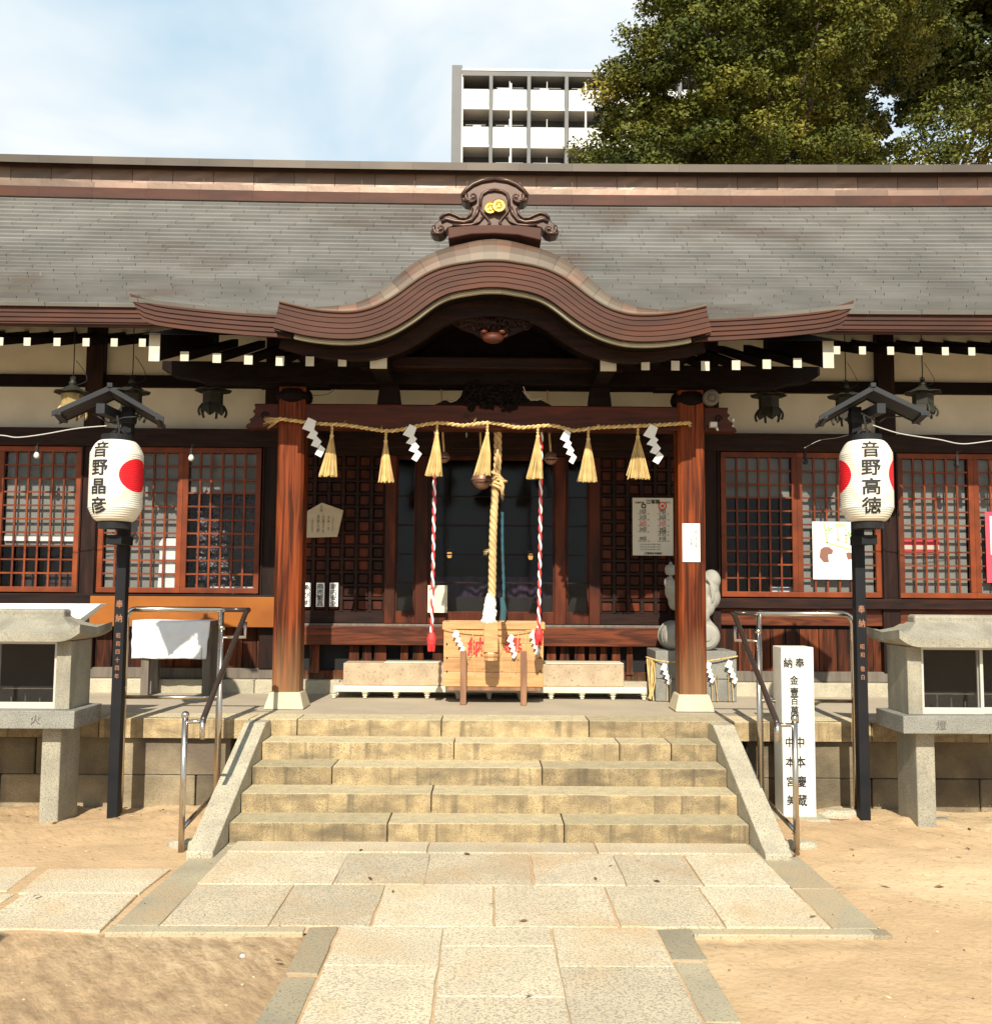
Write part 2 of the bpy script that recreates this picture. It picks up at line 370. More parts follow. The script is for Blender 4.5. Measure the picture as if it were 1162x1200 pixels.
def glass_mat():
    m = bpy.data.materials.new('window_glass'); m.use_nodes = True; t = m.node_tree; n = t.nodes; l = t.links
    n.remove(n['Principled BSDF']); o = n['Material Output']
    tr = n.new('ShaderNodeBsdfTransparent'); tr.inputs[0].default_value = (.9,.9,.9,1)
    gl = n.new('ShaderNodeBsdfGlossy'); gl.inputs['Roughness'].default_value = .10
    fr = n.new('ShaderNodeFresnel'); fr.inputs[0].default_value = 1.5
    co = n.new('ShaderNodeTexCoord'); nn = n.new('ShaderNodeTexNoise'); nn.inputs['Scale'].default_value = 2.5
    bp = n.new('ShaderNodeBump'); bp.inputs['Distance'].default_value = .004
    l.new(co.outputs['Object'], nn.inputs[0]); l.new(nn.outputs[0], bp.inputs['Height']); l.new(bp.outputs[0], gl.inputs['Normal'])
    fm = n.new('ShaderNodeMath'); fm.operation = 'MULTIPLY'; fm.inputs[1].default_value = .3; l.new(fr.outputs[0], fm.inputs[0])
    mx = n.new('ShaderNodeMixShader'); l.new(fm.outputs[0], mx.inputs[0]); l.new(tr.outputs[0], mx.inputs[1]); l.new(gl.outputs[0], mx.inputs[2])
    l.new(mx.outputs[0], o.inputs[0]); return m
M['glass'] = glass_mat()
def sand_mat():
    m = mat('sand', (.53,.365,.205), (.46,.315,.17), 2.2, .95, bump=.007, bscale=30, speck=(.40,.26,.13), sscale=34, sramp=(.58,.72),
            stain=((.62,.47,.28),(.7,.7,1),.5,.7))
    t = m.node_tree; n = t.nodes; l = t.links; b = n['Principled BSDF']
    # damp, raked darker earth in the near left corner and against the kerbs
    base = b.inputs['Base Color'].links[0].from_socket
    co = n.new('ShaderNodeTexCoord'); m0 = n.new('ShaderNodeMapping'); m0.inputs['Rotation'].default_value = (0,0,R(52)); mp = n.new('ShaderNodeMapping')
    mp.inputs['Scale'].default_value = (2.2, 7, 1); l.new(co.outputs['Object'], m0.inputs[0]); l.new(m0.outputs[0], mp.inputs[0])
    nn = n.new('ShaderNodeTexNoise'); nn.inputs['Scale'].default_value = 2.2; nn.inputs['Detail'].default_value = 8; nn.inputs['Roughness'].default_value = .72
    l.new(mp.outputs[0], nn.inputs[0])
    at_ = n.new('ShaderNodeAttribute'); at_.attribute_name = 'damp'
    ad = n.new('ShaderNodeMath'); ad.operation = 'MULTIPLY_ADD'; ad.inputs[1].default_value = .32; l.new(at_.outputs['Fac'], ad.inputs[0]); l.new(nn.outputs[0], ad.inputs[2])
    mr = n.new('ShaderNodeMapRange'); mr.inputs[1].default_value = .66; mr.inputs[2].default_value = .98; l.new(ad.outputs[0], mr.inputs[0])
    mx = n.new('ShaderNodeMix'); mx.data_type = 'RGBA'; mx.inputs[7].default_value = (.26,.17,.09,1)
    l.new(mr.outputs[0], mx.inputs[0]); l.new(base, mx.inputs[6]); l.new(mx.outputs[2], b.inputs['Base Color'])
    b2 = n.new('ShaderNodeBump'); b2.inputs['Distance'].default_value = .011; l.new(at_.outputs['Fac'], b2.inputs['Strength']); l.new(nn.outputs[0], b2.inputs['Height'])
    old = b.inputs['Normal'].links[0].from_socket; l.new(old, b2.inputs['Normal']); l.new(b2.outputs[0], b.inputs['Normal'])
    return m
M['sand'] = sand_mat()
def leaf_mat(name, a, b_, c):
    m = bpy.data.materials.new(name); m.use_nodes = True; t = m.node_tree; n = t.nodes; l = t.links
    b = n['Principled BSDF']; b.inputs['Roughness'].default_value = .5; b.inputs['Specular IOR Level'].default_value = .12
    at_ = n.new('ShaderNodeAttribute'); at_.attribute_name = 'shade'
    r = n.new('ShaderNodeValToRGB'); r.color_ramp.elements[0].color = (*a,1); r.color_ramp.elements[1].color = (*c,1)
    e = r.color_ramp.elements.new(.55); e.color = (*b_,1)
    l.new(at_.outputs['Fac'], r.inputs[0]); l.new(r.outputs[0], b.inputs['Base Color'])
    return m
M['leaf'] = leaf_mat('camphor_leaves', (.030,.042,.010), (.085,.088,.014), (.21,.155,.030))
# ------------------------------------------------------------------ ground
def fnoise(x, y, s, o=3): return noise.fractal(Vector((x*s, y*s, 3.3)), 1.0, 2.0, o)
_rf = random.Random(31)
FEET = [(_rf.uniform(-3.4,3.4), _rf.uniform(3.1,7.1), _rf.uniform(0,3.14), _rf.uniform(.007,.014)) for _ in range(150)]
def gz(x, y):
    z = -0.018 + 0.009*fnoise(x, y, 1.1) + .006*fnoise(x+9, y, 3.7)
    a = abs(x)
    near = max(0, min(1, (y-6.35)/0.5)) * max(0, min(1, (a-1.85)/0.25))
    z += near*(0.012 - 0.05*max(0, min(1, (y-6.9)/0.5)))
    z += near*0.055*max(0, fnoise(x, y, 2.2, 4)+.15)
    z += 0.004*fnoise(x, y, 9, 3)
    if abs(x) < 4 and 2.8 < y < 7.4:
        for fx, fy_, fa, fd in FEET:
            dx, dy_ = x-fx, y-fy_
            if abs(dx) < .22 and abs(dy_) < .22:
                u = (dx*math.cos(fa)+dy_*math.sin(fa))/.13; v = (-dx*math.sin(fa)+dy_*math.cos(fa))/.055; q = u*u+v*v
                if q < 2.6: z += fd*(-(max(0,1-q)) + .45*math.exp(-(q-1.3)**2*5))
    if -4.2 < x < -1.8 and 4.6 < y < 5.9: z = min(z, -0.012) if y < 5.7 else min(z, -.011+.004*fnoise(x,y,3))
    if abs(x) < 1.95 and 4.6 < y < 8: z = min(z, -0.02)
    if y < 4.8 and -0.95 < x < 1.0: z = min(z, -0.02)
    return z
def axis_pts(a, b, step, far):
    c = []; x = a
    while x <= b+1e-6: c.append(x); x += step
    hi = []; d = step; x = b
    while x < far: d *= 1.35; x += d; hi.append(x)
    lo = []; d = step; x = a
    while x > -far: d *= 1.35; x -= d; lo.append(x)
    return lo[::-1] + c + hi
gx = axis_pts(-5.2, 5.2, 0.045, 1500); gy = axis_pts(2.6, 7.7, 0.045, 1500)
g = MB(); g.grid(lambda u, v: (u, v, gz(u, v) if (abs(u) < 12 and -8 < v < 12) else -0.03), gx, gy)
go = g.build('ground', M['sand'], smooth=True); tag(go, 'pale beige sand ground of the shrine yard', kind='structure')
da = go.data.attributes.new('damp', 'FLOAT', 'POINT')
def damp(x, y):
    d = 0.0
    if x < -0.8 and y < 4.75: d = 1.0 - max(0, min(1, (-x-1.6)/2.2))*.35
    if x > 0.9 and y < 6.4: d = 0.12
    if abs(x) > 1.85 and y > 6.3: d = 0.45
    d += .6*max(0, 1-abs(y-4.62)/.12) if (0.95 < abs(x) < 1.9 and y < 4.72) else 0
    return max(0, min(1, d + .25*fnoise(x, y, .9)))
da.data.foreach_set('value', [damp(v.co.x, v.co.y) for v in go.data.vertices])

# ------------------------------------------------------------------ paving
def slab(mb, x0, x1, y0, y1, z=0.0, sh=None, gap=.003, jit=.006, skew=0):
    sh = random.random() if sh is None else sh
    j = lambda: random.uniform(-jit, jit)
    dz = random.uniform(-.002, .003)
    pts = [(x0+gap+j(), y0+gap+j()), (x1-gap+j(), y0+gap+j()), (x1-gap+j()+skew, y1-gap+j()), (x0+gap+j()+skew, y1-gap+j())]
    # worn irregular outline
    out = []
    for a, b in zip(pts, pts[1:]+pts[:1]):
        n = max(2, int(math.hypot(b[0]-a[0], b[1]-a[1])/.09))
        for k in range(n):
            t = k/n; q = (a[0]+(b[0]-a[0])*t, a[1]+(b[1]-a[1])*t)
            e = .006*fnoise(q[0]+z, q[1], 7)
            out.append((q[0]+e, q[1]+e))
    mb.prism(out, 'z', -0.06, z+dz, sh)
p = MB()
p.cur = 0
rows = [(4.80, 5.45, [-1.585,-1.06,-.57,.02,.62,1.13,1.64]), (5.45, 6.075, [-1.60,-.86,-.36,.24,.75,1.17,1.64])]
for y0, y1, xs in rows:
    for a, b in zip(xs, xs[1:]): slab(p, a, b, y0, y1, 0.004)
for a, b in ((-1.6,-.38),(-.38,.66),(.66,1.64)): slab(p, a, b, 6.085, 6.33, 0.010, gap=.003, jit=.003)
cols = [-.715, -.225, .29, .79]
br = [[4.80,4.31,3.55,2.8,2.0,1.1], [4.80,4.54,3.99,3.3,2.5,1.6], [4.80,4.31,3.4,2.6,1.7]]
for i in range(3):
    ys = br[i] + [br[i][-1]-.75*(k+1) for k in range(6)]
    for a, b in zip(ys, ys[1:]): slab(p, cols[i], cols[i+1], b, a, 0.003)
p.cur = 1
for x0, x1 in ((-1.80,-1.585),(1.64,1.88)):
    for a, b in ((4.80,5.55),(5.55,6.25),(6.25,6.6)) if x0 < 0 else ((4.80,5.42),(5.42,6.6)): slab(p, x0, x1, a, b, 0.0)
slab(p, -1.80, -.875, 4.70, 4.795, 0.0); slab(p, .95, 1.82, 4.70, 4.795, 0.002); slab(p, 1.80, 1.90, 4.70, 4.795, 0.0)
for x0, x1 in ((-.875,-.715),(.79,.95)):
    y = 4.795 if x0 < 0 else 4.80
    while y > -3.5:
        d = random.uniform(.38,.62); slab(p, x0, x1, y-d, y, -0.001, jit=.012, gap=.008); y -= d
p.cur = 0
for a, b in ((-2.46,-1.84),(-3.06,-2.50),(-3.75,-3.10),(-4.5,-3.8)): slab(p, a, b, 4.76, 5.31, -.009, sh=.8, jit=.02)
for a, b in ((-2.52,-1.84),(-3.30,-2.58),(-4.05,-3.34)): slab(p, a, b, 5.33, 5.78, -.010, sh=.8, jit=.03)
p.cur = 1; slab(p, -3.6, -2.9, 4.64, 4.74, -.006, jit=.02)
tag(p.build('paving', [M['slab'], M['kerb']], bevel=.006), 'granite slab paving with greenish kerb stones', kind='structure')
# sand lying in the paving joints
sj = MB(); sj.grid(lambda u, v: (u, v, -.007+.0035*fnoise(u, v, 2.6)), [-1.77+3.63*i/60 for i in range(61)], [4.72+1.68*i/30 for i in range(31)]); sj.grid(lambda u, v: (u, v, -.0075+.0035*fnoise(u, v, 2.6)), [-.85+1.775*i/30 for i in range(31)], [4.72-8.2*i/120 for i in range(121)])
so_ = sj.build('joint_sand', M['sand']); tag(so_, 'sand packed in the joints of the paving', kind='stuff')

# ------------------------------------------------------------------ steps and platform
PZ = 0.62
steps = empty('stone_steps', (0, 6.32, 0), 'wide flight of five weathered stone steps with sloping side stones', 'steps')
fy = [6.32, 6.6075, 6.895, 7.18]
jt = [[454, 661], [505], [388, 635], [531, 726, 787]]
def rough_block(mb, x0, x1, y0, y1, z0, z1, sh=None, nx=.12):
    "stone block with a slightly uneven front arris"
    sh = random.random() if sh is None else sh
    n = max(2, int((x1-x0)/nx)); xs = [x0+(x1-x0)*i/n for i in range(n+1)]
    top = []; 
    vs = []
    for i, x in enumerate(xs):
        e = .004*fnoise(x*7, z1*9, 1.3); e2 = .003*fnoise(x*9, y0*5, 1.7)
        vs += [(x, y0+e2, z0), (x, y0+e, z1+e2*.6), (x, y1, z1), (x, y1, z0)]
    fs = []
    for i in range(n):
        a = i*4; b = a+4
        fs += [(a, b, b+1, a+1), (a+1, b+1, b+2, a+2), (a+2, b+2, b+3, a+3)]
    fs += [(0,1,2,3), (n*4+3, n*4+2, n*4+1, n*4)]
    mb.add(vs, fs, sh)
for i in range(4):
    m = MB(); z1 = .124*(i+1); z0 = .124*i-(.05 if i == 0 else 0)
    xs = [-1.655] + [xat(q, fy[i], 950) for q in jt[i]] + [1.655]
    for a, b in zip(xs, xs[1:]): rough_block(m, a+.003, b-.003, fy[i], fy[i]+.34, z0, z1)
    m.build('step', M['step'], steps, bevel=.008)
for s in (-1, 1):
    m = MB(); xa, xb = (1.655*s, 1.815*s); x0, x1 = min(xa, xb), max(xa, xb)
    m.prism([(5.97,-.05),(5.97,.035),(6.02,.055),(7.31,.617),(7.462,.617),(7.462,-.05)], 'x', x0, x1)
    m.build('side_stone', M['granite_b'], steps, bevel=.007)
plat = empty('stone_platform', (0, 7.47, 0), 'low stone platform carrying the shrine hall', 'platform')
m = MB()
xs = [-8.5,-6.2,-4.9,-3.9,-2.95,-1.82] + [xat(348,7.47,850), xat(517,7.47,850), xat(690,7.47,850)] + [1.82,2.9,3.8,4.9,6.3,8.5]
for a, b in zip(xs, xs[1:]): rough_block(m, a+.003, b-.003, 7.47, 7.80, .475, PZ)
m.build('edge_stone', M['step'], plat, bevel=.008)
m = MB(); m.box(-8.5, 8.5, 7.80, 9.6, .40, PZ-.003); m.box(-8.5, 8.5, 9.6, 14, -.1, PZ-.01); m.build('platform_floor', M['floor'], plat)
for s in (-1, 1):
    m = MB()
    for z0, z1 in ((.195, .472), (-.12, .19)):
        x = 1.66+(.3 if z0 > 0 else 0)
        while x < 8.4:
            d = random.uniform(.55, 1.0); rough_block(m, *sorted((s*(x+.005), s*(x+d-.005))), 7.53, 7.9, z0, z1); x += d
    m.build('retaining_wall', M['wallstone'], plat, bevel=.012)

# grit, pebbles and dry leaves on the sand
m = MB(); rg = random.Random(77)
def free(x, y): return not ((-1.9 < x < 1.95 and 4.6 < y < 7.6) or (-.95 < x < 1.02 and y < 4.8) or (-4.6 < x < -1.8 and 4.7 < y < 5.85) or y > 7.45)
for k in range(1500):
    x, y = rg.uniform(-4.2, 4.2), rg.uniform(3.0, 7.5)
    if not free(x, y): 
        if rg.random() > .06 or y > 6.3: continue
    if rg.random() < .35: y = 7.5-abs(rg.gauss(0,.35)) if abs(x) > 1.9 else y
    z = gz(x, y) if free(x, y) else .006; r = rg.uniform(.0025,.0065)*(1.8 if rg.random() < .04 else 1); a = rg.uniform(0,3.1)
    b0 = len(m.v); m.lathe((x,y,z-.001), [(r*.8,0),(r,r*.4),(r*.55,r*.8)], 5, rg.random())
    for i in range(b0, len(m.v)): v = m.v[i]; m.v[i] = (x+(v[0]-x)*1.4*math.cos(a)-(v[1]-y)*.8*math.sin(a), y+(v[0]-x)*1.4*math.sin(a)+(v[1]-y)*.8*math.cos(a), v[2])
tag(m.build('grit', mat('grit', (.30,.22,.13), (.45,.36,.24), 20, .9, shade=.6)), 'grit and small pebbles scattered over the sand', kind='stuff')
m = MB()
for k in range(110):
    x, y = rg.uniform(-4.2, 4.2), 7.45-abs(rg.gauss(0,.8)) if rg.random() < .6 else rg.uniform(3.4, 7.4)
    if abs(x) < 1.85 and y > 6.2: continue
    z = (gz(x, y) if free(x, y) else .006)+.004; a = rg.uniform(0,6.28); L_ = rg.uniform(.015,.035); c, s_ = math.cos(a), math.sin(a)
    m.add([(x-c*L_,y-s_*L_,z),(x-s_*L_*.35,y+c*L_*.35,z+.006),(x+c*L_,y+s_*L_,z+.002),(x+s_*L_*.35,y-c*L_*.35,z+.001)], [(0,1,2,3)], rg.random())
tag(m.build('leaf_litter', mat('dry_leaf', (.16,.085,.035), (.09,.05,.02), 20, .8, shade=.5)), 'dry leaf litter blown about the yard', kind='stuff')
# ------------------------------------------------------------------ shrine hall
hall = empty('shrine_hall', (0, 9.4, PZ), 'dark timber Japanese shrine hall with curved gabled copper porch roof', 'shrine hall')
WY = 9.4
zt = lambda py: zat(py, WY)
# -- stone footing, structure
m = MB()
x = -8.2
while x < 8.2: d = random.uniform(.8,1.3); rough_block(m, x+.003, min(8.2,x+d)-.003, WY-.12, WY+.2, PZ-.02, zt(797)); x += d
m.build('footing', M['granite_b'], hall, bevel=.008)
# plaster bands
m = MB(); m.box(-8, 8, WY+.03, WY+.12, zt(505), zt(375)); m.build('plaster_wall', M['plaster'], hall)
# posts
POSTS = [-7.4,-5.6,-3.855,-2.10,2.12,3.855,5.6,7.4]
def post(x, w, z0, z1, y=WY-.06, d=.2, mt='wood_darkv'):
    m = MB(); m.box(x-w/2, x+w/2, y, y+d, z0, z1, random.random()); return m.build('post', M[mt], hall, bevel=.008)
for x in POSTS: post(x, .17 if abs(x) > 2.5 else .19, zt(785), zt(380))
for x in (-.99, .80): pass
# horizontal members (side walls)
def hbeam(y0, y1, Y, d, mt, xs=((-8,8),), name='beam', bev=.006):
    for a, b in xs:
        m = MB(); m.box(a, b, Y, Y+d, zat(y1, Y), zat(y0, Y), random.random()); o = m.build(name, M[mt], hall, bevel=bev)
    return o
hbeam(443, 457, WY-.02, .12, 'wood_black')
hbeam(505, 526, WY-.09, .25, 'wood_dark')
hbeam(699, 711, WY-.10, .25, 'wood_dark', ((-8,-2.0),(2.02,8)), 'window_sill_beam')
hbeam(711, 731, WY-.03, .15, 'sill_wood', ((2.02,8),(-8,-3.86)), 'lower_beam')
hbeam(735, 757, WY-.12, .25, 'sill_wood', ((-2.0,2.02),), 'threshold_beam')
hbeam(718, 732, WY+.055, .15, 'sill_wood', ((-2.0,2.02),), 'door_sill')
hbeam(732, 735.5, WY-.05, .2, 'greywood', ((-2.0,2.02),), 'threshold_strip')
# orange plank on the left wall
m = MB(); Y = WY-.16
m.box(xat(108,Y), xat(323,Y), Y, Y+.03, zat(737,Y), zat(701.5,Y)); pk = m.build('plank', M['plank'], hall, bevel=.003)
tag(pk, 'bright orange varnished plank below the left windows')
# vertical boards below
for x, xe in ((-7.9,-2.2),(2.03,7.9)):
    m = MB()
    while x < xe:
        d = random.uniform(.13,.2); m.box(x, x+d-.006, WY+.01+random.uniform(0,.01), WY+.06, zt(786), zt(735) , random.random()); x += d
    m.build('wall_boards', M['board'], hall, bevel=.003)
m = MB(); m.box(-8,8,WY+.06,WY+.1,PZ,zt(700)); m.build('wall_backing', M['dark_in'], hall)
hbeam(785, 797, WY-.04, .16, 'greywood', ((-8,-2.0),(2.02,8)), 'bottom_rail')
hbeam(787, 797, WY-.0, .16, 'board', ((-2.0,2.02),), 'bottom_rail')
# central boards between dark gaps
Y = WY-.02
for a, b in ((365,377),(411,423),(426,438),(440,455),(471,480),(484,499),(508,520),(640,652),(655,668),(672,686),(690,698),(702,712),(716,727),(733,741)):
    xa, xb = xat(a,Y), xat(b,Y); mid = (xa+xb)/2; hw = (xb-xa)/2
    zb, zt_ = zat(790,Y), zat(757,Y); k = random.uniform(.7,1.05)
    m = MB(); m.prism([(mid-hw, zb),(mid+hw, zb),(mid+hw*k, zt_),(mid-hw*k, zt_)], 'y', Y, Y+.05, random.random())
    m.build('slat', M['board'], hall, bevel=.003)
for x in (-.985, .80): pass

# -- lattice windows
def lattice(mb, x0, x1, z0, z1, y, d, nc, nr, w, fr):
    mb.box(x0, x1, y, y+d, z1-fr, z1, random.random()); mb.box(x0, x1, y, y+d, z0, z0+fr, random.random())
    mb.box(x0, x0+fr, y+.001, y+d-.001, z0+fr, z1-fr, random.random()); mb.box(x1-fr, x1, y+.001, y+d-.001, z0+fr, z1-fr, random.random())
def window(x0, x1, rows_dark=(), name='window', label=None, items=None, dcol='brownitem', y=None):
    "sliding lattice window: frame > lattice, glass, blind"
    y = WY-.05 if y is None else y
    z0, z1 = zt(697.5), zt(528); fr = .052
    f = MB(); lattice(f, x0, x1, z0, z1, y, .045, 6, 10, .014, fr)
    fo = f.build('window', M['lattice'], hall, bevel=.004)
    if label: tag(fo, label)
    l = MB(); iw = (x1-x0-2*fr)/6; ih = (z1-z0-2*fr)/10
    for i in range(1,6): xx = x0+fr+iw*i; l.box(xx-.009, xx+.009, y+.008, y+.026, z0+fr, z1-fr, random.random())
    for i in range(1,10): zz = z0+fr+ih*i; l.box(x0+fr, x1-fr, y+.012, y+.030, zz-.008, zz+.008, random.random())
    l.build('lattice', M['lattice'], fo)
    g = MB(); g.box(x0+fr, x1-fr, y+.032, y+.036, z0+fr, z1-fr); g.build('pane', M['glass'], fo)
    b = MB()
    for r in range(10):
        if r in rows_dark: continue
        zz = z1-fr-ih*(r+1); b.box(x0+fr, x1-fr, y+.080, y+.083, zz, zz+ih, .3+.5*random.random() if False else .5)
    if len(rows_dark) < 10: b.build('blind', M['blind'], fo)
    return fo, (x0+fr, x1-fr, z0+fr, z1-fr, iw, ih, y)
W = {}
W['a'] = window(-4.74,-3.945,(7,8,9), label='lattice window with grey blind above shadowy chairs')
W['z'] = window(-5.50,-4.74,(7,8,9))
W['b'] = window(-3.765,-2.965,(), label='lattice window with a white sack behind grey panes')
W['c'] = window(-2.965,-2.215,(3,4,5,6,7,8,9), label='lattice window with dark plastic sheet behind its lower panes')
W['d'] = window(2.225,2.965,(3,4,5,6,7,8,9), label='shaded lattice window with black lower panes')
W['e'] = window(2.965,3.77,(), label='lattice window with grey panes behind a paper poster')
W['f'] = window(3.945,4.685,(), label='lattice window with a red and cream reflection')
W['g'] = window(4.685,5.48,(), label='lattice window beside the red edged poster')
for s in ((-5.52,-3.93),(-3.78,-2.19),(2.20,3.78),(3.93,5.5)):
    m = MB(); m.box(s[0]-.01, s[0]+.004, WY-.08, WY+.02, zt(699), zt(526)); m.box(s[1]-.004, s[1]+.01, WY-.08, WY+.02, zt(699), zt(526))
    m.build('window_jamb', M['wood_darkv'], hall)
# wall pieces either side beyond the modelled windows
for a, b in ((-8,-5.5),(5.5,8)): m = MB(); m.box(a,b,WY,WY+.06,zt(700),zt(526)); m.build('side_wall', M['plaster'], hall)

# -- central doors
Y = WY+.02
def dpost(a, b, y0=534.5, y1=731.5, mt='door_wood', yy=WY-.046, d=.14):
    m = MB(); m.box(xat(a,yy), xat(b,yy), yy, yy+d, zat(y1,yy), zat(y0,yy), random.random()); m.build('door_post', M[mt], hall, bevel=.005)
for a, b in ((451,463),(487,501),(650,663),(690,703)): dpost(a, b)
hbeam(526, 534, WY-.04, .12, 'wood_dark', ((-2.0,2.02),), 'lintel')
def coffer(x0, x1, nc, name='lattice_door'):
    yy = WY+.01; z0, z1 = zt(731), zt(534)
    fo = MB(); fo.box(x0, x1, yy+.03, yy+.05, z0, z1, .2); fo = fo.build('lattice_door', M['door_wood'], hall)
    l = MB(); zb = zt(718)
    for i in range(nc+1): xx = x0+(x1-x0)*i/nc; l.box(xx-.016, xx+.016, yy-.01, yy+.03, zb, z1, random.random())
    nr = 12
    for i in range(nr+1): zz = zb+(z1-zb)*i/nr; l.box(x0, x1, yy-.004, yy+.026, zz-.012, zz+.012, random.random())
    l.box(x0, x1, yy-.012, yy+.03, z0, zb-.01, .6); l.build('lattice', M['wood_dark'], fo, bevel=.002)
    c = MB(); cw = (x1-x0)/nc; ch = (z1-zb)/nr
    for i in range(nc):
        for j in range(nr):
            cx = x0+cw*(i+.5); cz = zb+ch*(j+.5); c.frustum(0,0,0,.012,cw*.40,ch*.40,cw*.30,ch*.30, random.random())
            n = 8
            for k in range(len(c.v)-8, len(c.v)): v = c.v[k]; c.v[k] = (cx+v[0], yy+.028-v[2], cz+v[1])
    c.build('coffer_panels', M['door_wood'], fo)
coffer(-1.98, xat(451,WY), 7); coffer(xat(703,WY), 2.0, 7)
def glassdoor(a, b, bars=3):
    yy = WY+.0; x0, x1 = xat(a,yy), xat(b,yy); z0, z1 = zt(731), zt(534); fr = .045
    f = MB(); f.box(x0,x1,yy,yy+.04,z0,zt(717),.8); f.box(x0,x1,yy,yy+.04,z1-fr,z1,.3)
    f.box(x0,x0+.02,yy,yy+.04,zt(717),z1-fr,.5); f.box(x1-.02,x1,yy,yy+.04,zt(717),z1-fr,.5)
    fo = f.build('glass_door', M['door_wood'], hall, bevel=.003)
    q = MB()
    for py in (683, 650, 616, 582): q.box(x0+.02,x1-.02,yy+.01,yy+.03,zt(py)-.006,zt(py)+.006,.1)
    q.build('glazing_bar', M['wood_dark'], fo)
    g = MB(); g.box(x0+.02,x1-.02,yy+.018,yy+.022,zt(717),z1-fr); g.build('pane', M['glass'], fo)
glassdoor(463,487); glassdoor(501,650); glassdoor(663,690)
# -- dark room behind
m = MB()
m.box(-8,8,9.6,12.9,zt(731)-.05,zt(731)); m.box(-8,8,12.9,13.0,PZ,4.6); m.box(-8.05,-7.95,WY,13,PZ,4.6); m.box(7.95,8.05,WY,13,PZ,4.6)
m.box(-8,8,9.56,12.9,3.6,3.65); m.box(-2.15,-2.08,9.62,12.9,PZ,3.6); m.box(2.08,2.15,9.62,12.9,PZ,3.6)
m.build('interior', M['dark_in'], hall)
m = MB(); yy = 9.75; n = 60
m.grid(lambda u, v: (u, yy+.025*math.sin(u*34)+.01*math.sin(u*80), v), [xat(503,yy)+(xat(650,yy)-xat(503,yy))*i/n for i in range(n+1)], [zat(722,yy), zat(676,yy)])
m.build('curtain', M['purple'], hall, smooth=True)
# -- porch pillars, pedestals
PX = 1.68; PY = 8.20
for s in (-1, 1):
    h = .113; c = .022; yf = PY
    prof = [(-h+c,-h),(h-c,-h),(h,-h+c),(h,h-c),(h-c,h),(-h+c,h),(-h,h-c),(-h,-h+c)]
    m = MB(); m.prism([(s*PX+a, yf+b) for a, b in prof], 'z', .755, 3.30)
    po = m.build('pillar', M['pillar'], hall, bevel=.004)
    m = MB(); m.frustum(s*PX, yf, PZ, .757, .165, .165, .125, .125); m.build('pedestal', M['pedstone'], po, bevel=.012)
    # rounded bearing block and bracket over the pillar
    m = MB(); m.lathe((s*PX,yf,zat(474,8.1)), [(.11,0),(.15,.03),(.155,.07),(.14,.12),(.10,.13)], 16)
    m.box(s*PX-.30, s*PX+.30, yf-.07, yf+.07, zat(452,8.1)-.02, zat(452,8.1)+.06); m.build('bracket', M['wood_black'], po, bevel=.01)
# porch beam
BY = 8.11
m = MB(); z0, z1 = zat(503,BY), zat(474.5,BY)
m.box(-PX-.02, PX+.02, BY, BY+.18, z0, z1, .5); bo = m.build('porch_beam', M['beam_red'], hall, bevel=.012)
for s in (-1, 1):
    m = MB()   # carved nosing beyond the pillar
    x0 = PX+.115
    pts = [(x0,z0),(x0+.28,z0),(x0+.27,z0+.03),(x0+.235,z0+.045),(x0+.25,z0+.075),(x0+.22,z0+.09),(x0+.20,z0+.115),(x0+.225,z0+.14),(x0+.20,z0+.165),(x0+.21,z1),(x0,z1)]
    pts = [(s*a, b) for a, b in pts]
    if s < 0: pts = pts[::-1]
    m.prism(pts, 'y', BY+.02, BY+.16, .3); no = m.build('beam_nosing', M['beam_red'], hall, bevel=.008)
    sp = MB(); sp.tube([(s*(x0+.12)+.035*math.cos(t*.6)*(1-t/16), BY+.015, (z0+z1)/2+.035*math.sin(t*.6)*(1-t/16)) for t in range(15)], .007, 6)
    sp.build('scroll', M['wood_dark'], no)
m = MB(); rot = Matrix.Rotation(R(90), 3, 'X'); c = at(832,467,8.05)
m.lathe(c, [(.066,0),(.066,.05),(.045,.06),(.03,.05),(.022,.065),(.0,.068)], 20, rot=rot); m.build('boss', M['greywood'], hall)
# purlin under porch rafters
QY = 8.10
m = MB(); z0, z1 = zat(451,QY), zat(426,QY)
pts = [(-2.78,z1),(-2.78,z0+.11),(-2.70,z0+.06),(-2.5,z0+.03),(-2.42,z0),(2.42,z0),(2.5,z0+.03),(2.70,z0+.06),(2.78,z0+.11),(2.78,z1)]
m.prism(pts, 'y', QY, QY+.16); m.build('purlin', M['wood_black'], hall, bevel=.008)
# tie beams running back to the wall
for s in (-1,1):
    m = MB(); m.box(s*PX-.08, s*PX+.08, PY+.1, WY, z0-.30, z0-.1); m.build('tie_beam', M['wood_dark'], hall, bevel=.01)
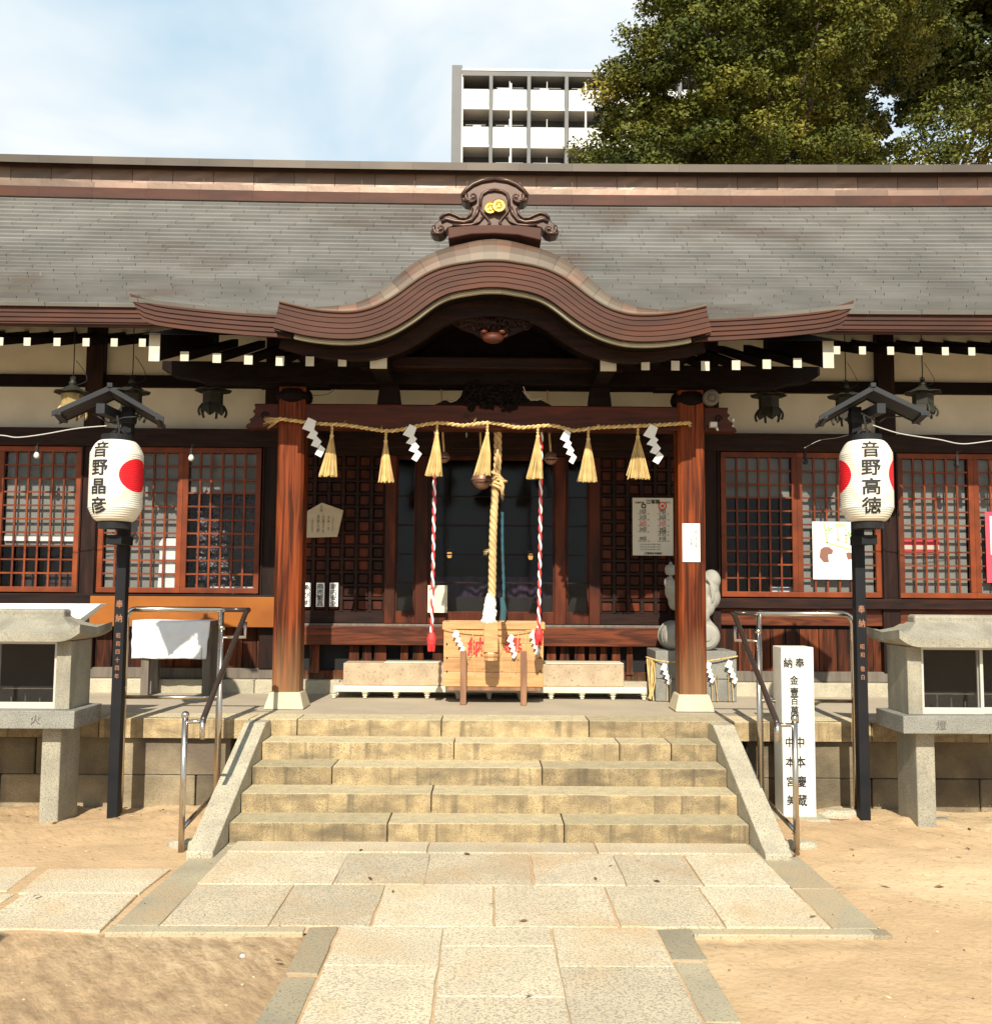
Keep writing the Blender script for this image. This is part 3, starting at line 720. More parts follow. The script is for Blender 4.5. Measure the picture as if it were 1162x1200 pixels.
# bracket arms seen as flared silhouettes between beam and purlin
for s in (-1,1):
    m = MB(); cx = xat(452.5 if s < 0 else 703.5, 8.1)
    zb, zc = zat(474,8.1), zat(447,8.1)
    m.prism([(cx-.10,zb),(cx+.10,zb),(cx+.075,zc),(cx-.075,zc)], 'y', 8.12, 8.24); mo = m.build('strut_block', M['wood_black'], hall, bevel=.006)
    w_ = MB(); c = (449.5 if s < 0 else 706.5); w_.pbox(c-6, 436, c+6, 446, 7.98, .25); w_.build('block_end', M['white'], mo)
    w_ = MB(); Yx = 7.46
    if s < 0: q = [(433.5,431),(453,431),(453,409),(433.5,409)]
    else: q = [(703.5,434),(722,434),(722,412),(703.5,412)]
    q = [(at(a,b,Yx).x, at(a,b,Yx).z) for a, b in q]; w_.prism(q, 'y', Yx, Yx+.03); w_.build('arm_end', M['white'], mo)
    w_ = MB(); q2 = [(x, z) for x, z in q]; w_.prism(q2, 'y', Yx+.03, 8.15); w_.build('arm', M['wood_black'], mo)
# carved frog-leg strut
def carve(mb, cx, cz, w, h, y, n, seed, rr=(.012,.022), mask=None):
    rnd = random.Random(seed)
    k = 0
    while k < n:
        u, v = rnd.uniform(-1,1), rnd.uniform(-1,1)
        if mask and not mask(u, v): continue
        a = rnd.uniform(0,6.28); r0 = rnd.uniform(.018,.045); p = []
        for t in range(9):
            q = a+t*.62*(1 if k % 2 else -1); r = r0*(1-t/10)
            p.append((cx+u*w+r*math.cos(q), y-rnd.uniform(.0,.012)-.01*math.sin(t*.4), cz+v*h+r*math.sin(q)))
        mb.tube(p, [rnd.uniform(*rr)*(1-t/12) for t in range(9)], 6); k += 1
m = MB(); Y = 8.09
xz = lambda a, b, Yq=Y: (at(a,b,Yq).x, at(a,b,Yq).z)
out_ = [(508,474),(520,468),(533,469),(541,463),(545,455),(552,449),(575,445),(604,449),(611,456),(616,464),(622,469),(634,468),(646,474)]
m.prism([xz(*q) for q in out_][::-1], 'y', 8.12, 8.2)
cz = zat(462,Y); cx = xat(577,Y)
carve(m, cx, cz-.02, .33, .10, 8.11, 70, 3, mask=lambda u, v: abs(u)+.35*abs(v) < .95)
ka = m.build('carved_strut', M['wood_black'], hall, smooth=False)
e = MB()
for side in ([(541,458),(539,464),(534,469),(528,471),(523,468)],[(613,453),(616,461),(622,467),(629,469),(634,466)]):
    e.tube([at(a,b,8.08) for a, b in side], .006, 6)
e.build('carving_edge', M['strip'], ka)
# gegyo pendant under the gable
m = MB(); Y = 7.42
msk = lambda u, v: (v > -.2 and abs(u) < 1-.3*abs(v)) or abs(u) < .35
carve(m, xat(577,Y), zat(381,Y), .30, .085, Y, 80, 5, mask=msk)
m.prism([(at(a,b,Y).x, at(a,b,Y).z) for a, b in ((527,376),(540,371),(577,366),(614,371),(628,377),(618,384),(600,391),(588,396),(577,399),(566,396),(553,389),(538,384))][::-1], 'y', Y+.01, Y+.05)
ge = m.build('gable_pendant', M['wood_dark'], hall)
b = MB(); c = at(577.5,396,Y-.03); b.ell(c, (.085,.04,.045), 18, 10); b.ell((c.x-.07,c.y,c.z+.05),(.03,.02,.02),10,6); b.ell((c.x+.07,c.y,c.z+.05),(.03,.02,.02),10,6)
b.build('pendant_boss', M['beam_red'], ge, smooth=True)
# ------------------------------------------------------------------ roofs
EY = 7.93; RY = 10.75
zE = at(100,357,EY).z; zR = at(577,238,RY).z
sl = (zR-zE)/(RY-EY)
def zmain(x, y):
    t = (y-EY)/(RY-EY)
    return zE + (zR-zE)*t - .16*math.sin(math.pi*max(0,min(1,t)))*(1-.25*t) + .0014*x*x*(.4+.6*max(0,t))
PE = 7.20; XW = 2.73
def zporch_eave(x):
    a = abs(x)     # top line of wing fascia
    t = max(0, min(1, (a-1.0)/(XW-1.0)))
    return at(577,373.5,PE).z + .118*(t**2.2)
def zroof(x, y):
    a = abs(x)
    if a > XW or y > 8.75: return zmain(x, y)
    Y0, Y1 = PE, 8.75
    z0, z1 = zporch_eave(x), zmain(x, Y1); m1 = (zmain(x, Y1+.02)-zmain(x, Y1-.02))/.04; m0 = .30
    h = Y1-Y0; t = (y-Y0)/h
    zz = (2*t**3-3*t**2+1)*z0+(t**3-2*t**2+t)*h*m0+(-2*t**3+3*t**2)*z1+(t**3-t**2)*h*m1
    if y > EY-.02:
        k = max(0, min(1, (a-2.05)/(XW-2.05))); k = k*k*(3-2*k)
        zz = zz*(1-k)+zmain(x, y)*k
    return zz
def shingles(mb, fn, x0, x1, ys, w=.42, lift=.023, rnd=random):
    for i in range(len(ys)-1):
        a, b = ys[i], ys[i+1]          # a lower edge, b upper
        x = x0 - rnd.uniform(0, w)
        while x < x1:
            d = w*rnd.uniform(.94,1.06); u0 = max(x0, x)+.0018; u1 = min(x1, x+d)-.0018; x += d
            if u1-u0 < .003 or (abs(u0+u1)/2 < 1.5 and fn((u0+u1)/2, b) < barrel_z((u0+u1)/2)-.07): continue
            n = 2 if u1-u0 > .1 else 1
            j = rnd.uniform(-.0015,.0025); sh = min(1,max(0,rnd.gauss(.5,.22)))
            ya = a - rnd.uniform(0,.004)
            us = [u0+(u1-u0)*k/n for k in range(n+1)]
            vs = []
            for u in us:
                za = fn(u, max(a, ys[0]+1e-4)); zb = fn(u, b)
                vs += [(u, ya+.016, za-.004), (u, ya, za+lift+j), (u, b+.02, zb+.003)]
            fs = []
            for k in range(n):
                q = k*3; fs += [(q, q+3, q+4, q+1), (q+1, q+4, q+5, q+2)]
            mb.add(vs, fs, sh)
half = [(0,305.5),(15,306),(31,308.2),(48,311),(66,316),(83,324),(98,334),(114,346),(132,357),(148,363.5),(166,367.3),(190,367.5),(215,365),(235,361),(254,356.5)]
def barrel_z(x):
    a = abs(x)*F/7.05/1.004
    for (p, q), (r_, s_) in zip(half, half[1:]):
        if p <= a <= r_: return at(577, q+(s_-q)*(a-p)/(r_-p), 7.05).z + .20*max(0,(1-(abs(x)/1.34)))**.75
    return -9
m = MB(); nrow = 31
ys = [EY-.03 + (RY+.05-EY+.03)*(i/nrow)**1.0 for i in range(nrow+1)]
rnd = random.Random(11)
shingles(m, zroof, -8.6, 8.6, ys, rnd=rnd)
dy = ys[1]-ys[0]; ysp = [PE-.03+dy*i for i in range(int((RY+.05-PE)/dy)+1)]
ysp = [ys[0]-dy*k for k in range(8,0,-1)] + ys[:1]
k0 = PE-.03-ysp[0]; ysp = [y for y in ysp if y > PE-.02]; ysp = [PE-.03]+ysp
shingles(m, zroof, -XW, XW, ysp, rnd=rnd)
ro = m.build('main_roof', M['shingle'], hall)
m = MB()
m.grid(lambda u, v: (u, v, zroof(u, v)-.02), [-8.6+i*.4 for i in range(15)]+[-XW-.001], [EY+(RY+.1-EY)*i/12 for i in range(13)])
m.grid(lambda u, v: (u, v, zroof(u, v)-.02), [XW+.001]+[8.6-i*.4 for i in range(15)][::-1], [EY+(RY+.1-EY)*i/12 for i in range(13)])
m.grid(lambda u, v: (u, v, zroof(u, v)-.02), [-XW+2*XW*i/24 for i in range(25)], [8.3+(RY+.1-8.3)*i/16 for i in range(17)])
for s in (-1,1): m.grid(lambda u, v: (s*u, v, zroof(u, v)-.02), [1.35+(XW-1.35)*i/8 for i in range(9)], [PE+(8.3-PE)*i/8 for i in range(9)])
# rear slope
m.add([(-8.6,RY+.6,zR),(8.6,RY+.6,zR),(8.6,15,zE-.4),(-8.6,15,zE-.4)], [(0,3,2,1)])
m.build('roof_underlay', M['under'], ro)
# ridge: stacked copper courses
RB = 10.72
def ridge(y0, y1, Y, d, mt, name, seams=0, mb=None, lift=0, bump=0):
    z0, z1 = at(577,y1,Y).z, at(577,y0,Y).z
    m = MB(); xs = [-8.7+i*(.46 if seams else .6) for i in range(int(17.4/(.46 if seams else .6))+2)]
    rr = random.Random(3)
    for a, b in zip(xs, xs[1:]):
        g_ = .003 if seams else .0008; sh = rr.random(); n = 3
        us = [a+g_+(b-a-2*g_)*k/n for k in range(n+1)]; vs = []
        for i, u in enumerate(us):
            s_ = .0014*u*u; o = (.006*rr.uniform(-1,1) if (seams and 0 < i < n) else 0)
            vs += [(u,Y,z0+s_),(u,Y+o,(z0+z1)/2+s_),(u,Y,z1+s_),(u,Y+d,z1+s_)]
        fs = []
        for k in range(n):
            q = k*4; fs += [(q,q+4,q+5,q+1),(q+1,q+5,q+6,q+2),(q+2,q+6,q+7,q+3)]
        m.add(vs, fs, sh)
    return m.build(name, M[mt], hall)
ridge(227, 239, RB-.05, .10, 'copper', 'ridge_base'); ridge(220.5, 227, RB+.0, .10, 'copper_ridge', 'ridge_roll')
ridge(205, 221, RB+.06, .12, 'copper_ridge', 'ridge_panels', seams=1)
ridge(199.5, 205, RB+.02, .3, 'ornament', 'ridge_shadow_board'); ridge(190.5, 199.5, RB-.09, .75, 'ridge_cap', 'ridge_cap')
m = MB(); zc = at(577,196,RB).z; m.grid(lambda u, v: (u, v, zc-.02+.0014*u*u), [-8.7+i*.87 for i in range(21)], [RB-.088, RB+.66]); m.box(-8.6,8.6,RB+.3,RB+.5,zR-.3,zc+.02); m.build('ridge_core', M['under'], hall)

# eave fascias: layered boards following a line
def fascia(mb, line, y, layers, h, back=.010, depth=.35, capd=.05, sh0=.5):
    "line: list of (x, ztop, dirx, dirz) with unit normal pointing down"
    n = len(line)
    for k in range(layers):
        a, b = h*k/layers, h*(k+1)/layers-.0010
        yy = y+back*k; vs = []
        for (x, z, nx, nz) in line:
            for t, o in ((a,0),(b,0)): vs.append((x+nx*t, yy, z+nz*t))
            vs.append((x+nx*b, y+depth, z+nz*b)); vs.append((x+nx*a, y+depth, z+nz*a))
        fs = []
        for i in range(n-1):
            q = i*4; fs += [(q,q+1,q+5,q+4),(q+1,q+2,q+6,q+5),(q,q+4,q+7,q+3)]
        fs += [(0,3,2,1),(n*4-4,n*4-3,n*4-2,n*4-1)]
        mb.add(vs, fs, random.random())
def straight(x0, x1, zf, n=20): return [(x0+(x1-x0)*i/n, zf(x0+(x1-x0)*i/n), 0, -1) for i in range(n+1)]
hE = at(100,357,EY).z-at(100,382.5,EY).z
for s in (-1,1):
    m = MB(); fascia(m, straight(*sorted((s*8.6, s*(XW-.06))), lambda x: zmain(x,EY)+.004), EY, 5, hE, depth=.07); m.build('eave_fascia', M['copper'], hall)
hW = at(577,373,PE).z-at(577,399.5,PE).z
for s in (-1,1):
    zf = lambda x: zporch_eave(x)+.012+ .035*max(0,(abs(x)-2.45)/.28)**2
    ln = straight(*sorted((s*1.2, s*XW)), zf, 16)
    # slanted outer end
    m = MB(); fascia(m, ln, PE-.02, 5, hW, depth=.07)
    for i, v in enumerate(m.v):
        x, y, z = v; a = abs(x)
        if a > XW-.12: k = max(0,(zf(x)-z))/hW; m.v[i] = (x-s*k*.07*((a-(XW-.12))/.12), y, z)
    m.build('porch_fascia', M['copper'], hall)
# soffit boards
m = MB()
for s in (-1,1):
    x0, x1 = sorted((s*8.6, s*(XW-.1)))
    m.grid(lambda u, v: (u, v, zE-hE+.02+.33*(v-EY)), [x0,x1], [EY+.02, WY+.1])
for s in (-1,1): m.grid(lambda u, v: (s*u, v, zporch_eave(1.5)-hW+.02+.33*(v-PE)), [1.28,XW-.08], [PE+.03, 8.18])
m.grid(lambda u, v: (u, v, zporch_eave(1.5)-hW+.02+.33*(v-PE)), [-XW+.08,XW-.08], [8.18, WY+.1])
m.build('soffit', M['wood_black'], hall)
# rafters, each with a pale end
rp = MB(); rp.box(-.030,.030,0,1.45,-.068,0)
for i in range(8): 
    v = rp.v[i]; rp.v[i] = (v[0], v[1], v[2]+.33*v[1])
tp = MB(); tp.box(-.032,.032,-.006,.0,-.072,.002)
def rafters(xs, y0, zf, w=1.0, h=1.0):
    base = None
    for x in xs:
        if base is None:
            r = MB(); r.v = [(v[0]*w+x, v[1]+y0, v[2]*(h if v[1] < .01 or True else 1)+zf(x)) for v in rp.v]; r.f = rp.f; r.c = rp.c; r.mi = rp.mi
            e = empty('tmp', (x, y0, zf(x))); ro_ = r.build('rafter', M['wood_black'], e)
            t = MB(); t.v = [(v[0]*w+x, v[1]+y0, v[2]*h+zf(x)) for v in tp.v]; t.f = tp.f; t.c = tp.c; t.mi = tp.mi
            to_ = t.build('rafter_end', M['white'], e); to_.parent = ro_; ro_.parent = hall; bpy.data.objects.remove(e)
            ro_.location = Vector((x, y0, zf(x)))-wloc(hall); base = (ro_, to_, Vector((x,y0,zf(x))))
        else:
            a = base[0].copy(); COL.objects.link(a); a.location = Vector((x,y0,zf(x)))-wloc(hall)
            b = base[1].copy(); COL.objects.link(b); b.parent = a
mx_ = [xat(q, 8.0, 403) for q in (167,134,101,67,32,0)]; st = .236
left = mx_ + [mx_[-1]-st*k for k in range(1,9)]
rx = [xat(q, 8.0, 413) for q in (980,1010,1043,1076,1107,1138)]; right = rx+[rx[-1]+st*k for k in range(1,9)]
zl = lambda x: at(84,396.5,8.0).z if x < 0 else at(1060,406.8,8.0).z
rafters(left+right, 8.0, zl, .88, .92)
pxs = [xat(q, 7.38, 427) for q in (401,363,328,291,254,216)]; pxr = [xat(q, 7.38, 431) for q in (756,791,826,862,898,934)]
zpf = lambda x: (at(401,418.5,7.38).z if x < 0 else at(756,423,7.38).z) + max(0,abs(x)-1.7)*.045
rafters(pxs+pxr, 7.38, zpf, 1.0, 1.0)
for s, q in ((-1,(181,391,423)),(1,(970,400,431))):
    m = MB(); Y = 7.32; m.box(xat(q[0]-6,Y,407), xat(q[0]+6,Y,407), Y+.006, Y+1.6, at(q[0],q[2],Y).z, at(q[0],q[1],Y).z)
    for i, v in enumerate(m.v): m.v[i] = (v[0], v[1], v[2]+.33*(v[1]-Y))
    bo_ = m.build('verge_board', M['wood_black'], hall)
    m = MB(); m.box(xat(q[0]-6,Y,407)-.002, xat(q[0]+6,Y,407)+.002, Y-.004, Y+.006, at(q[0],q[2],Y).z-.002, at(q[0],q[1],Y).z+.002); m.build('board_end', M['white'], bo_)

# ------------------------------------------------------------------ curved gable (karahafu)
KY = 7.05
half = [(0,305.5),(15,306),(31,308.2),(48,311),(66,316),(83,324),(98,334),(114,346),(132,357),(148,363.5),(166,367.3),(190,367.5),(215,365),(235,361),(254,356.5)]
def spl(pts, m=6):
    out = []
    for i in range(len(pts)-1):
        p0 = pts[max(0,i-1)]; p1 = pts[i]; p2 = pts[i+1]; p3 = pts[min(len(pts)-1,i+2)]
        if i == 0: p0 = (-pts[1][0], pts[1][1])
        for k in range(m):
            t = k/m
            out.append(tuple(.5*((2*p1[j])+(-p0[j]+p2[j])*t+(2*p0[j]-5*p1[j]+4*p2[j]-p3[j])*t*t+(-p0[j]+3*p1[j]-3*p2[j]+p3[j])*t**3) for j in (0,1)))
    out.append(tuple(pts[-1])); return out
hp = spl(half, 4)
zk = lambda py: at(577,py,KY).z
sc = KY/F*1.004
prof = [(-a*sc, zk(b)) for a, b in hp[::-1]] + [(a*sc, zk(b)) for a, b in hp[1:]]
line = []
for i, (x, z) in enumerate(prof):
    a = prof[max(0,i-1)]; b = prof[min(len(prof)-1,i+1)]; tx, tz = b[0]-a[0], b[1]-a[1]; l_ = math.hypot(tx,tz)
    line.append((x, z, tz/l_, -tx/l_))
hK = .205
def kth(i): return hK
porch = empty('gable_tmp', (0, KY, 3.9)); bpy.data.objects.remove(porch)
m = MB(); fascia(m, [(x,z,nx,nz) for x,z,nx,nz in line], KY, 5, .190, back=.006, depth=.08); kf = m.build('gable_fascia', M['copper'], hall)
# cream strip below, in jointed pieces
m = MB(); ln = line[5:-5]; L_ = len(ln); per = 9
for i0 in range(0, L_-1, per):
    seg_ = ln[i0:min(L_, i0+per+1)]
    vs = []
    for j, (x,z,nx,nz) in enumerate(seg_):
        e = 0
        for t, yy in ((.192,KY+.060),(.221,KY+.062),(.221,KY+.10),(.192,KY+.10)): vs.append((x+nx*t, yy, z+nz*t))
    # small joint gap
    fs = []
    for q_ in range(len(seg_)-1):
        q = q_*4; fs += [(q,q+1,q+5,q+4),(q+1,q+2,q+6,q+5)]
    if len(seg_) > 1: m.add(vs, fs, random.random())
m.build('cream_edge', M['strip'], kf)
# barge board further back
m = MB(); vs = []; n = len(line)
for i, (x,z,nx,nz) in enumerate(line):
    wv = .12+.03*math.cos(min(1,abs(x)/1.5)*math.pi)
    for t, yy in ((.14,7.36),(.18+wv,7.36),(.18+wv,7.43),(.14,7.43)): vs.append((x*1.0+nx*t, yy, z+nz*t))
fs = [f for i in range(n-1) for f in ((i*4,i*4+1,i*4+5,i*4+4),(i*4+1,i*4+2,i*4+6,i*4+5),(i*4+2,i*4+3,i*4+7,i*4+6))]
m.add(vs, fs); m.build('barge_board', M['wood_dark'], hall)
# ceiling of the gable and dark infill
m = MB(); vs = []
for (x,z,nx,nz) in line: vs += [(x+nx*.2, 7.10, z+nz*.2), (x+nx*.2, 8.9, z+nz*.2)]
m.add(vs, [(i*2,i*2+1,i*2+3,i*2+2) for i in range(n-1)])
pts = [(x+nx*.19, z+nz*.19) for x,z,nx,nz in line if abs(x) < 1.35]
zb_ = zat(430,8.14); m.prism(([(pts[0][0], zb_)]+pts+[(pts[-1][0], zb_)])[::-1], 'y', 8.16, 8.20)
m.build('gable_ceiling', M['wood_black'], hall)
m = MB(); m.box(-1.1,1.1,7.95,8.1,zat(433,8),zat(420,8)); m.build('gable_beam', M['wood_dark'], hall, bevel=.008)
# rolled copper edge and barrel
m = MB(); rr = random.Random(9)
def hb(x):
    a = abs(x); return .20*max(0,(1-(a/1.34)))**.75+.018
def kp(i, t):
    "t 0..1 round the edge roll, then back"
    x,z,nx,nz = line[i]; h = hb(x)
    if t <= 1: return (x-nx*h*math.sin(t*math.pi/2), KY-.012+(h*.75+.02)*(1-math.cos(t*math.pi/2)), z-nz*h*math.sin(t*math.pi/2)+.002)
    return (x-nx*h, KY-.012+h*.75+.02+(t-1)*2.3, z-nz*h+.002)
nn_ = len(line); ts = [0,.2,.4,.6,.8,1.0]
step_ = 4; i = 1
while i < nn_-1:
    j = min(nn_-1, i+step_); sh = rr.random(); vs = []; idx = list(range(i, j+1))
    for q, ii in enumerate(idx):
        for t in ts:
            p_ = Vector(kp(ii, t))
            if q == len(idx)-1 and ii > 0: p_ = p_.lerp(Vector(kp(ii-1, t)), .10)
            # alternate panels sit a little proud
            vs.append(p_)
    K = len(ts); m.add(vs, [(a*K+b, (a+1)*K+b, (a+1)*K+b+1, a*K+b+1) for a in range(len(idx)-1) for b in range(K-1)], sh)
    i = j
m.build('rolled_edge', M['copper_band'], kf, smooth=False)
m = MB(); vs = []
for q in range(nn_):
    for t in (0,.2,.4,.6,.8,1,1.3,1.6,1.8): p_ = Vector(kp(q,t)); vs.append(p_+Vector((0,.004 if t<=1 else 0,-.004)))
m.add(vs, [(a*9+b,(a+1)*9+b,(a+1)*9+b+1,a*9+b+1) for a in range(nn_-1) for b in range(8)]); m.build('barrel_roof', M['copper_band'], kf)
m = MB(); m.tube([(x,KY-.008,z+.004) for x,z,nx,nz in line], .009, 6); m.build('edge_bead', M['copper_band'], kf)
# ------------------------------------------------------------------ ridge-end ornament
OY = 7.20
def oc(a, b, Y=OY): return at(480+a/5.81, 190+b/5.81, Y)
orn = empty('roof_ornament', oc(578,520), 'carved copper ridge ornament with gold crest on the porch gable', 'roof ornament')
def both(pts, cx=578): return pts, [(2*cx-a, b) for a, b in pts]
m = MB()
L1 = [(578,96),(520,99),(470,112),(425,138),(392,172),(368,205),(345,216),(352,250),(378,275),(410,280),(432,268),(420,300),(415,325),(400,352),(370,372),(330,370),(300,352),(262,341),(225,350),(203,370),(196,398),(172,415),(158,445),(137,468),(158,492),(195,500),(228,492),(246,470),(262,448),(300,436),(400,440),(500,440),(578,440)]
poly = L1 + [(2*578-a, b) for a, b in L1[::-1][1:-1]]
m.prism([(oc(a,b).x, oc(a,b).z) for a, b in poly][::-1], 'y', OY, OY+.14); m.build('ornament_body', M['ornament'], orn, bevel=.012)
# raised mouldings
m = MB()
for pts, r in (([(355,225),(385,185),(430,150),(490,125),(578,112)], .016), ([(480,300),(482,250),(495,215),(530,195),(578,188)], .013),
               ([(480,300),(490,340),(530,385),(545,410),(530,436)], .010), ([(470,305),(455,350),(420,392),(370,408),(300,400),(250,385),(215,400)], .015),
               ([(500,370),(470,405),(420,425),(360,430),(290,425)], .011), ([(205,380),(235,352),(270,345),(310,360),(345,378),(385,378),(415,350),(425,310)], .011)):
    for q in both(pts): m.tube([oc(a,b,OY-.008) for a, b in [tuple(x) for x in q]], [o_ for o_ in [r]*len(q)], 8)
for cx, cy, s in ((425,238,1),(205,455,1)):
    for sg in (1,-1):
        c = oc(cx if sg == 1 else 1156-cx, cy, OY-.012)
        m.tube([(c.x+sg*(.052-.0035*t)*math.cos(2.6+t*.55), c.y-.003*t*.6, c.z+(.052-.0035*t)*math.sin(2.6+t*.55)) for t in range(14)], [.014-.0006*t for t in range(14)], 8)
for sg in (1,-1):
    for cx, cy in ((405,262),(190,487)):
        c = oc(cx if sg == 1 else 1156-cx, cy, OY-.005); m.ell(c, (.055,.03,.018), 12, 8)
m.build('scroll_moulding', M['ornament'], orn, smooth=True)
m = MB(); m.prism([(oc(a,b).x, oc(a,b).z) for a, b in ((262,462),(420,448),(578,444),(736,448),(894,466),(892,550),(736,514),(578,504),(420,508),(264,540))][::-1], 'y', OY-.06, OY+.2)
m.build('saddle', M['copper'], orn, bevel=.008)
rot = Matrix.Rotation(R(90), 3, 'X')
for cx, cy, d, r in ((548,314,.0,.046),(606,297,-.016,.052)):
    c = oc(cx,cy,OY-.022+d); m = MB(); m.lathe(c, [(r,0),(r,.012),(r*.9,.018),(r*.86,.013),(0,.012)], 28, rot=rot); 
    for k in range(3):   # comma swirls
        a0 = k*2.094
        m.tube([(c.x+r*(.30+.035*t)*math.cos(a0+t*.28), c.y-.016, c.z+r*(.30+.035*t)*math.sin(a0+t*.28)) for t in range(9)], [r*(.17-.016*t) for t in range(9)], 6)
    m.build('crest', M['gold'], orn)
# copper apron panels between saddle and gable edge
m = MB()
for a, b in (((505,515),(650,515)),):
    m.prism([(oc(x,y,KY-.02).x, oc(x,y,KY-.02).z) for x, y in ((500,515),(560,508),(600,508),(650,515),(610,524),(540,524))][::-1], 'y', 7.14, 7.2)
m.build('apron', M['copper_band'], orn)
# ------------------------------------------------------------------ sacred rope, tassels, zigzag papers
def smooth_path(pts, m=8):
    pts = [Vector(p) for p in pts]; out = []
    for i in range(len(pts)-1):
        p0 = pts[max(0,i-1)]; p1 = pts[i]; p2 = pts[i+1]; p3 = pts[min(len(pts)-1,i+2)]
        for k in range(m):
            t = k/m
            out.append(.5*((2*p1)+(-p0+p2)*t+(2*p0-5*p1+4*p2-p3)*t*t+(-p0+3*p1-3*p2+p3)*t**3))
    out.append(pts[-1]); return out
SY = 8.03
rp_px = [(326,490.5),(345,493),(364,495.5),(384,497),(403,498),(425,501),(447,504.5),(462,504.5),(476,502),(494,498),(512,495.7),(526,496.5),(540,498.5),(556,497),(571,495.3),(588,497.5),(606,501),(625,500),(645,498.5),(658,501),(671,504.3),(685,503),(699,501),(720,500),(741,499.2),(760,498.5),(779,497.5),(805,495.5)]
sr = empty('sacred_rope', at(577,500,SY), 'twisted straw rope strung across the porch between both pillars', 'straw rope')
m = MB(); m.rope(smooth_path([at(a,b,SY) for a, b in rp_px], 3), .019, 2, .085, 6, .014, [.3,.75]); m.build('rope_body', M['straw'], sr, smooth=True)
m = MB(); rnd = random.Random(2)
def wisps(m, c, dir_, n, l, r, spread):
    for k in range(n):
        d = (Vector(dir_)+Vector((rnd.uniform(-1,1),rnd.uniform(-1,1),rnd.uniform(-1,1)))*spread).normalized()
        q = c+Vector((0,0,rnd.uniform(-.01,.01))); ll = l*rnd.uniform(.6,1.1)
        m.tube([q, q+d*ll*.5+Vector((0,0,-.004)), q+d*ll+Vector((0,0,rnd.uniform(-.03,.005)))], [r, r*.8, r*.4], 4, True, rnd.random())
c0 = at(328,491,SY-.01); wisps(m, c0, (-1,-.1,-.15), 34, .13, .0035, .33)
c1 = at(803,495.5,SY-.01); wisps(m, c1, (1,-.1,0), 22, .05, .004, .55)
for q in ((403,497),(447,503),(555,495),(699,499),(340,493)): wisps(m, at(*q,SY-.015), (.3,-.1,1), 3, .04, .0018, .6)
m.build('frayed_end', M['straw'], sr)
def tassel(i, px, py, bx, by, wpx, skew, label):
    c = at(px, py, SY-.005); e = at(bx, by, SY-.03); t = empty('straw_tassel', c, label, 'straw tassel', 'straw tassels hanging from the sacred rope')
    rn = random.Random(40+i); hw = wpx/2/F*SY; H = c.z-e.z; m = MB()
    nk = c+Vector((0,-.004,-.085)); m.rope([c, nk], .013, 2, .05, 6, .012, [.35,.7]); m.lathe((nk.x,nk.y,nk.z-.012), [(.014,0),(.017,.012),(.014,.024)], 10, .6); m.build('knot', M['straw'], t)
    m = MB()
    for k in range(72):
        a = rn.uniform(0, 6.283); rr_ = math.sqrt(rn.random()); top = nk+Vector((.010*math.cos(a)*rr_, .010*math.sin(a)*rr_, -.005))
        bot = Vector((e.x+hw*math.cos(a)*rr_+rn.uniform(-.006,.006), e.y+.022*math.sin(a)*rr_, e.z+rn.uniform(-.004,.012)+(.02 if rn.random() < .1 else 0)))
        mid = top.lerp(bot, .5)+Vector((rn.uniform(-.006,.006)+skew*.2*hw, -.004, 0)); r = rn.uniform(.0022,.0042)
        m.tube([top, mid, bot], [r*.9, r, r*1.15], 4, True, rn.random())
    m.build('skirt', M['straw'], t)
TS = [(389,499,384,558.5,22,.3,'leftmost straw tassel, leaning, beside the first zigzag paper'),
      (452,505.5,452,565.5,20,0,'second straw tassel from the left, alone in front of the dark door'),
      (512,496.5,508,558,20,.3,'straw tassel above the left red and white cord'),
      (571,496.5,565,557,20,.3,'middle straw tassel beside the thick bell rope knot'),
      (630,500,627,561.5,20,.3,'straw tassel above the right red and white cord'),
      (689,503,688,565,24,0,'straw tassel right of the third zigzag paper'),
      (747,500.5,747,561.5,30,0,'rightmost and widest straw tassel')]
for i, t in enumerate(TS): tassel(i, *t)
SEG = [[(0,0),(.16,.09),(.04,.39),(-.19,.28)],[(.05,.28),(.145,.39),(.02,.56),(-.13,.50)],[(.09,.45),(.19,.60),(.07,.76),(-.07,.70)],[(.145,.68),(.24,.79),(.10,1.0),(-.02,.92)]]
def shide(px0, py0, px1, py1, label, Y=SY-.03, scale=1.0, grp='zigzag papers hanging from the sacred rope', parent=None, n=4):
    "folded paper streamer: four overlapping leaves stepping down to the right"
    H = py1-py0; m = MB(); lean = (px1-px0)/H-.12
    for k, sg in enumerate(SEG):
        cx_ = sum(a for a, b in sg)/4
        q = [at(px0+H*(cx_+(a-cx_)*scale*1.12+lean*b), py0+H*b, Y-.003*(3-k)) for a, b in sg]
        q += [p+Vector((0,.0012,0)) for p in q]
        m.add(q, [(0,3,2,1),(4,5,6,7),(0,1,5,4),(1,2,6,5),(2,3,7,6),(3,0,4,7)], .5)
    o = m.build('zigzag_paper', M['shide'], parent)
    if label: tag(o, label, 'paper streamer', grp)
    return o
shide(361,489,377,536,'leftmost white zigzag paper, beside the left pillar')
shide(480,497,489,541,'white zigzag paper between the second and third tassels')
shide(662,503,672,544,'narrower white zigzag paper right of the right red cord', scale=.85)
shide(762,497,772,544,'rightmost white zigzag paper, beside the right pillar')
# small hook hanging on the beam
m = MB(); m.tube([at(546,486,8.06), at(546,505,8.06)], .003, 5); m.ell(at(546,487,8.08),(.015,.012,.015),8,6); m.ell(at(546.5,510,8.06),(.010,.010,.025),8,6)
tag(m.build('iron_hook', M['bronze']), 'small dark iron hook on the porch beam left of the bell rope', 'hook')

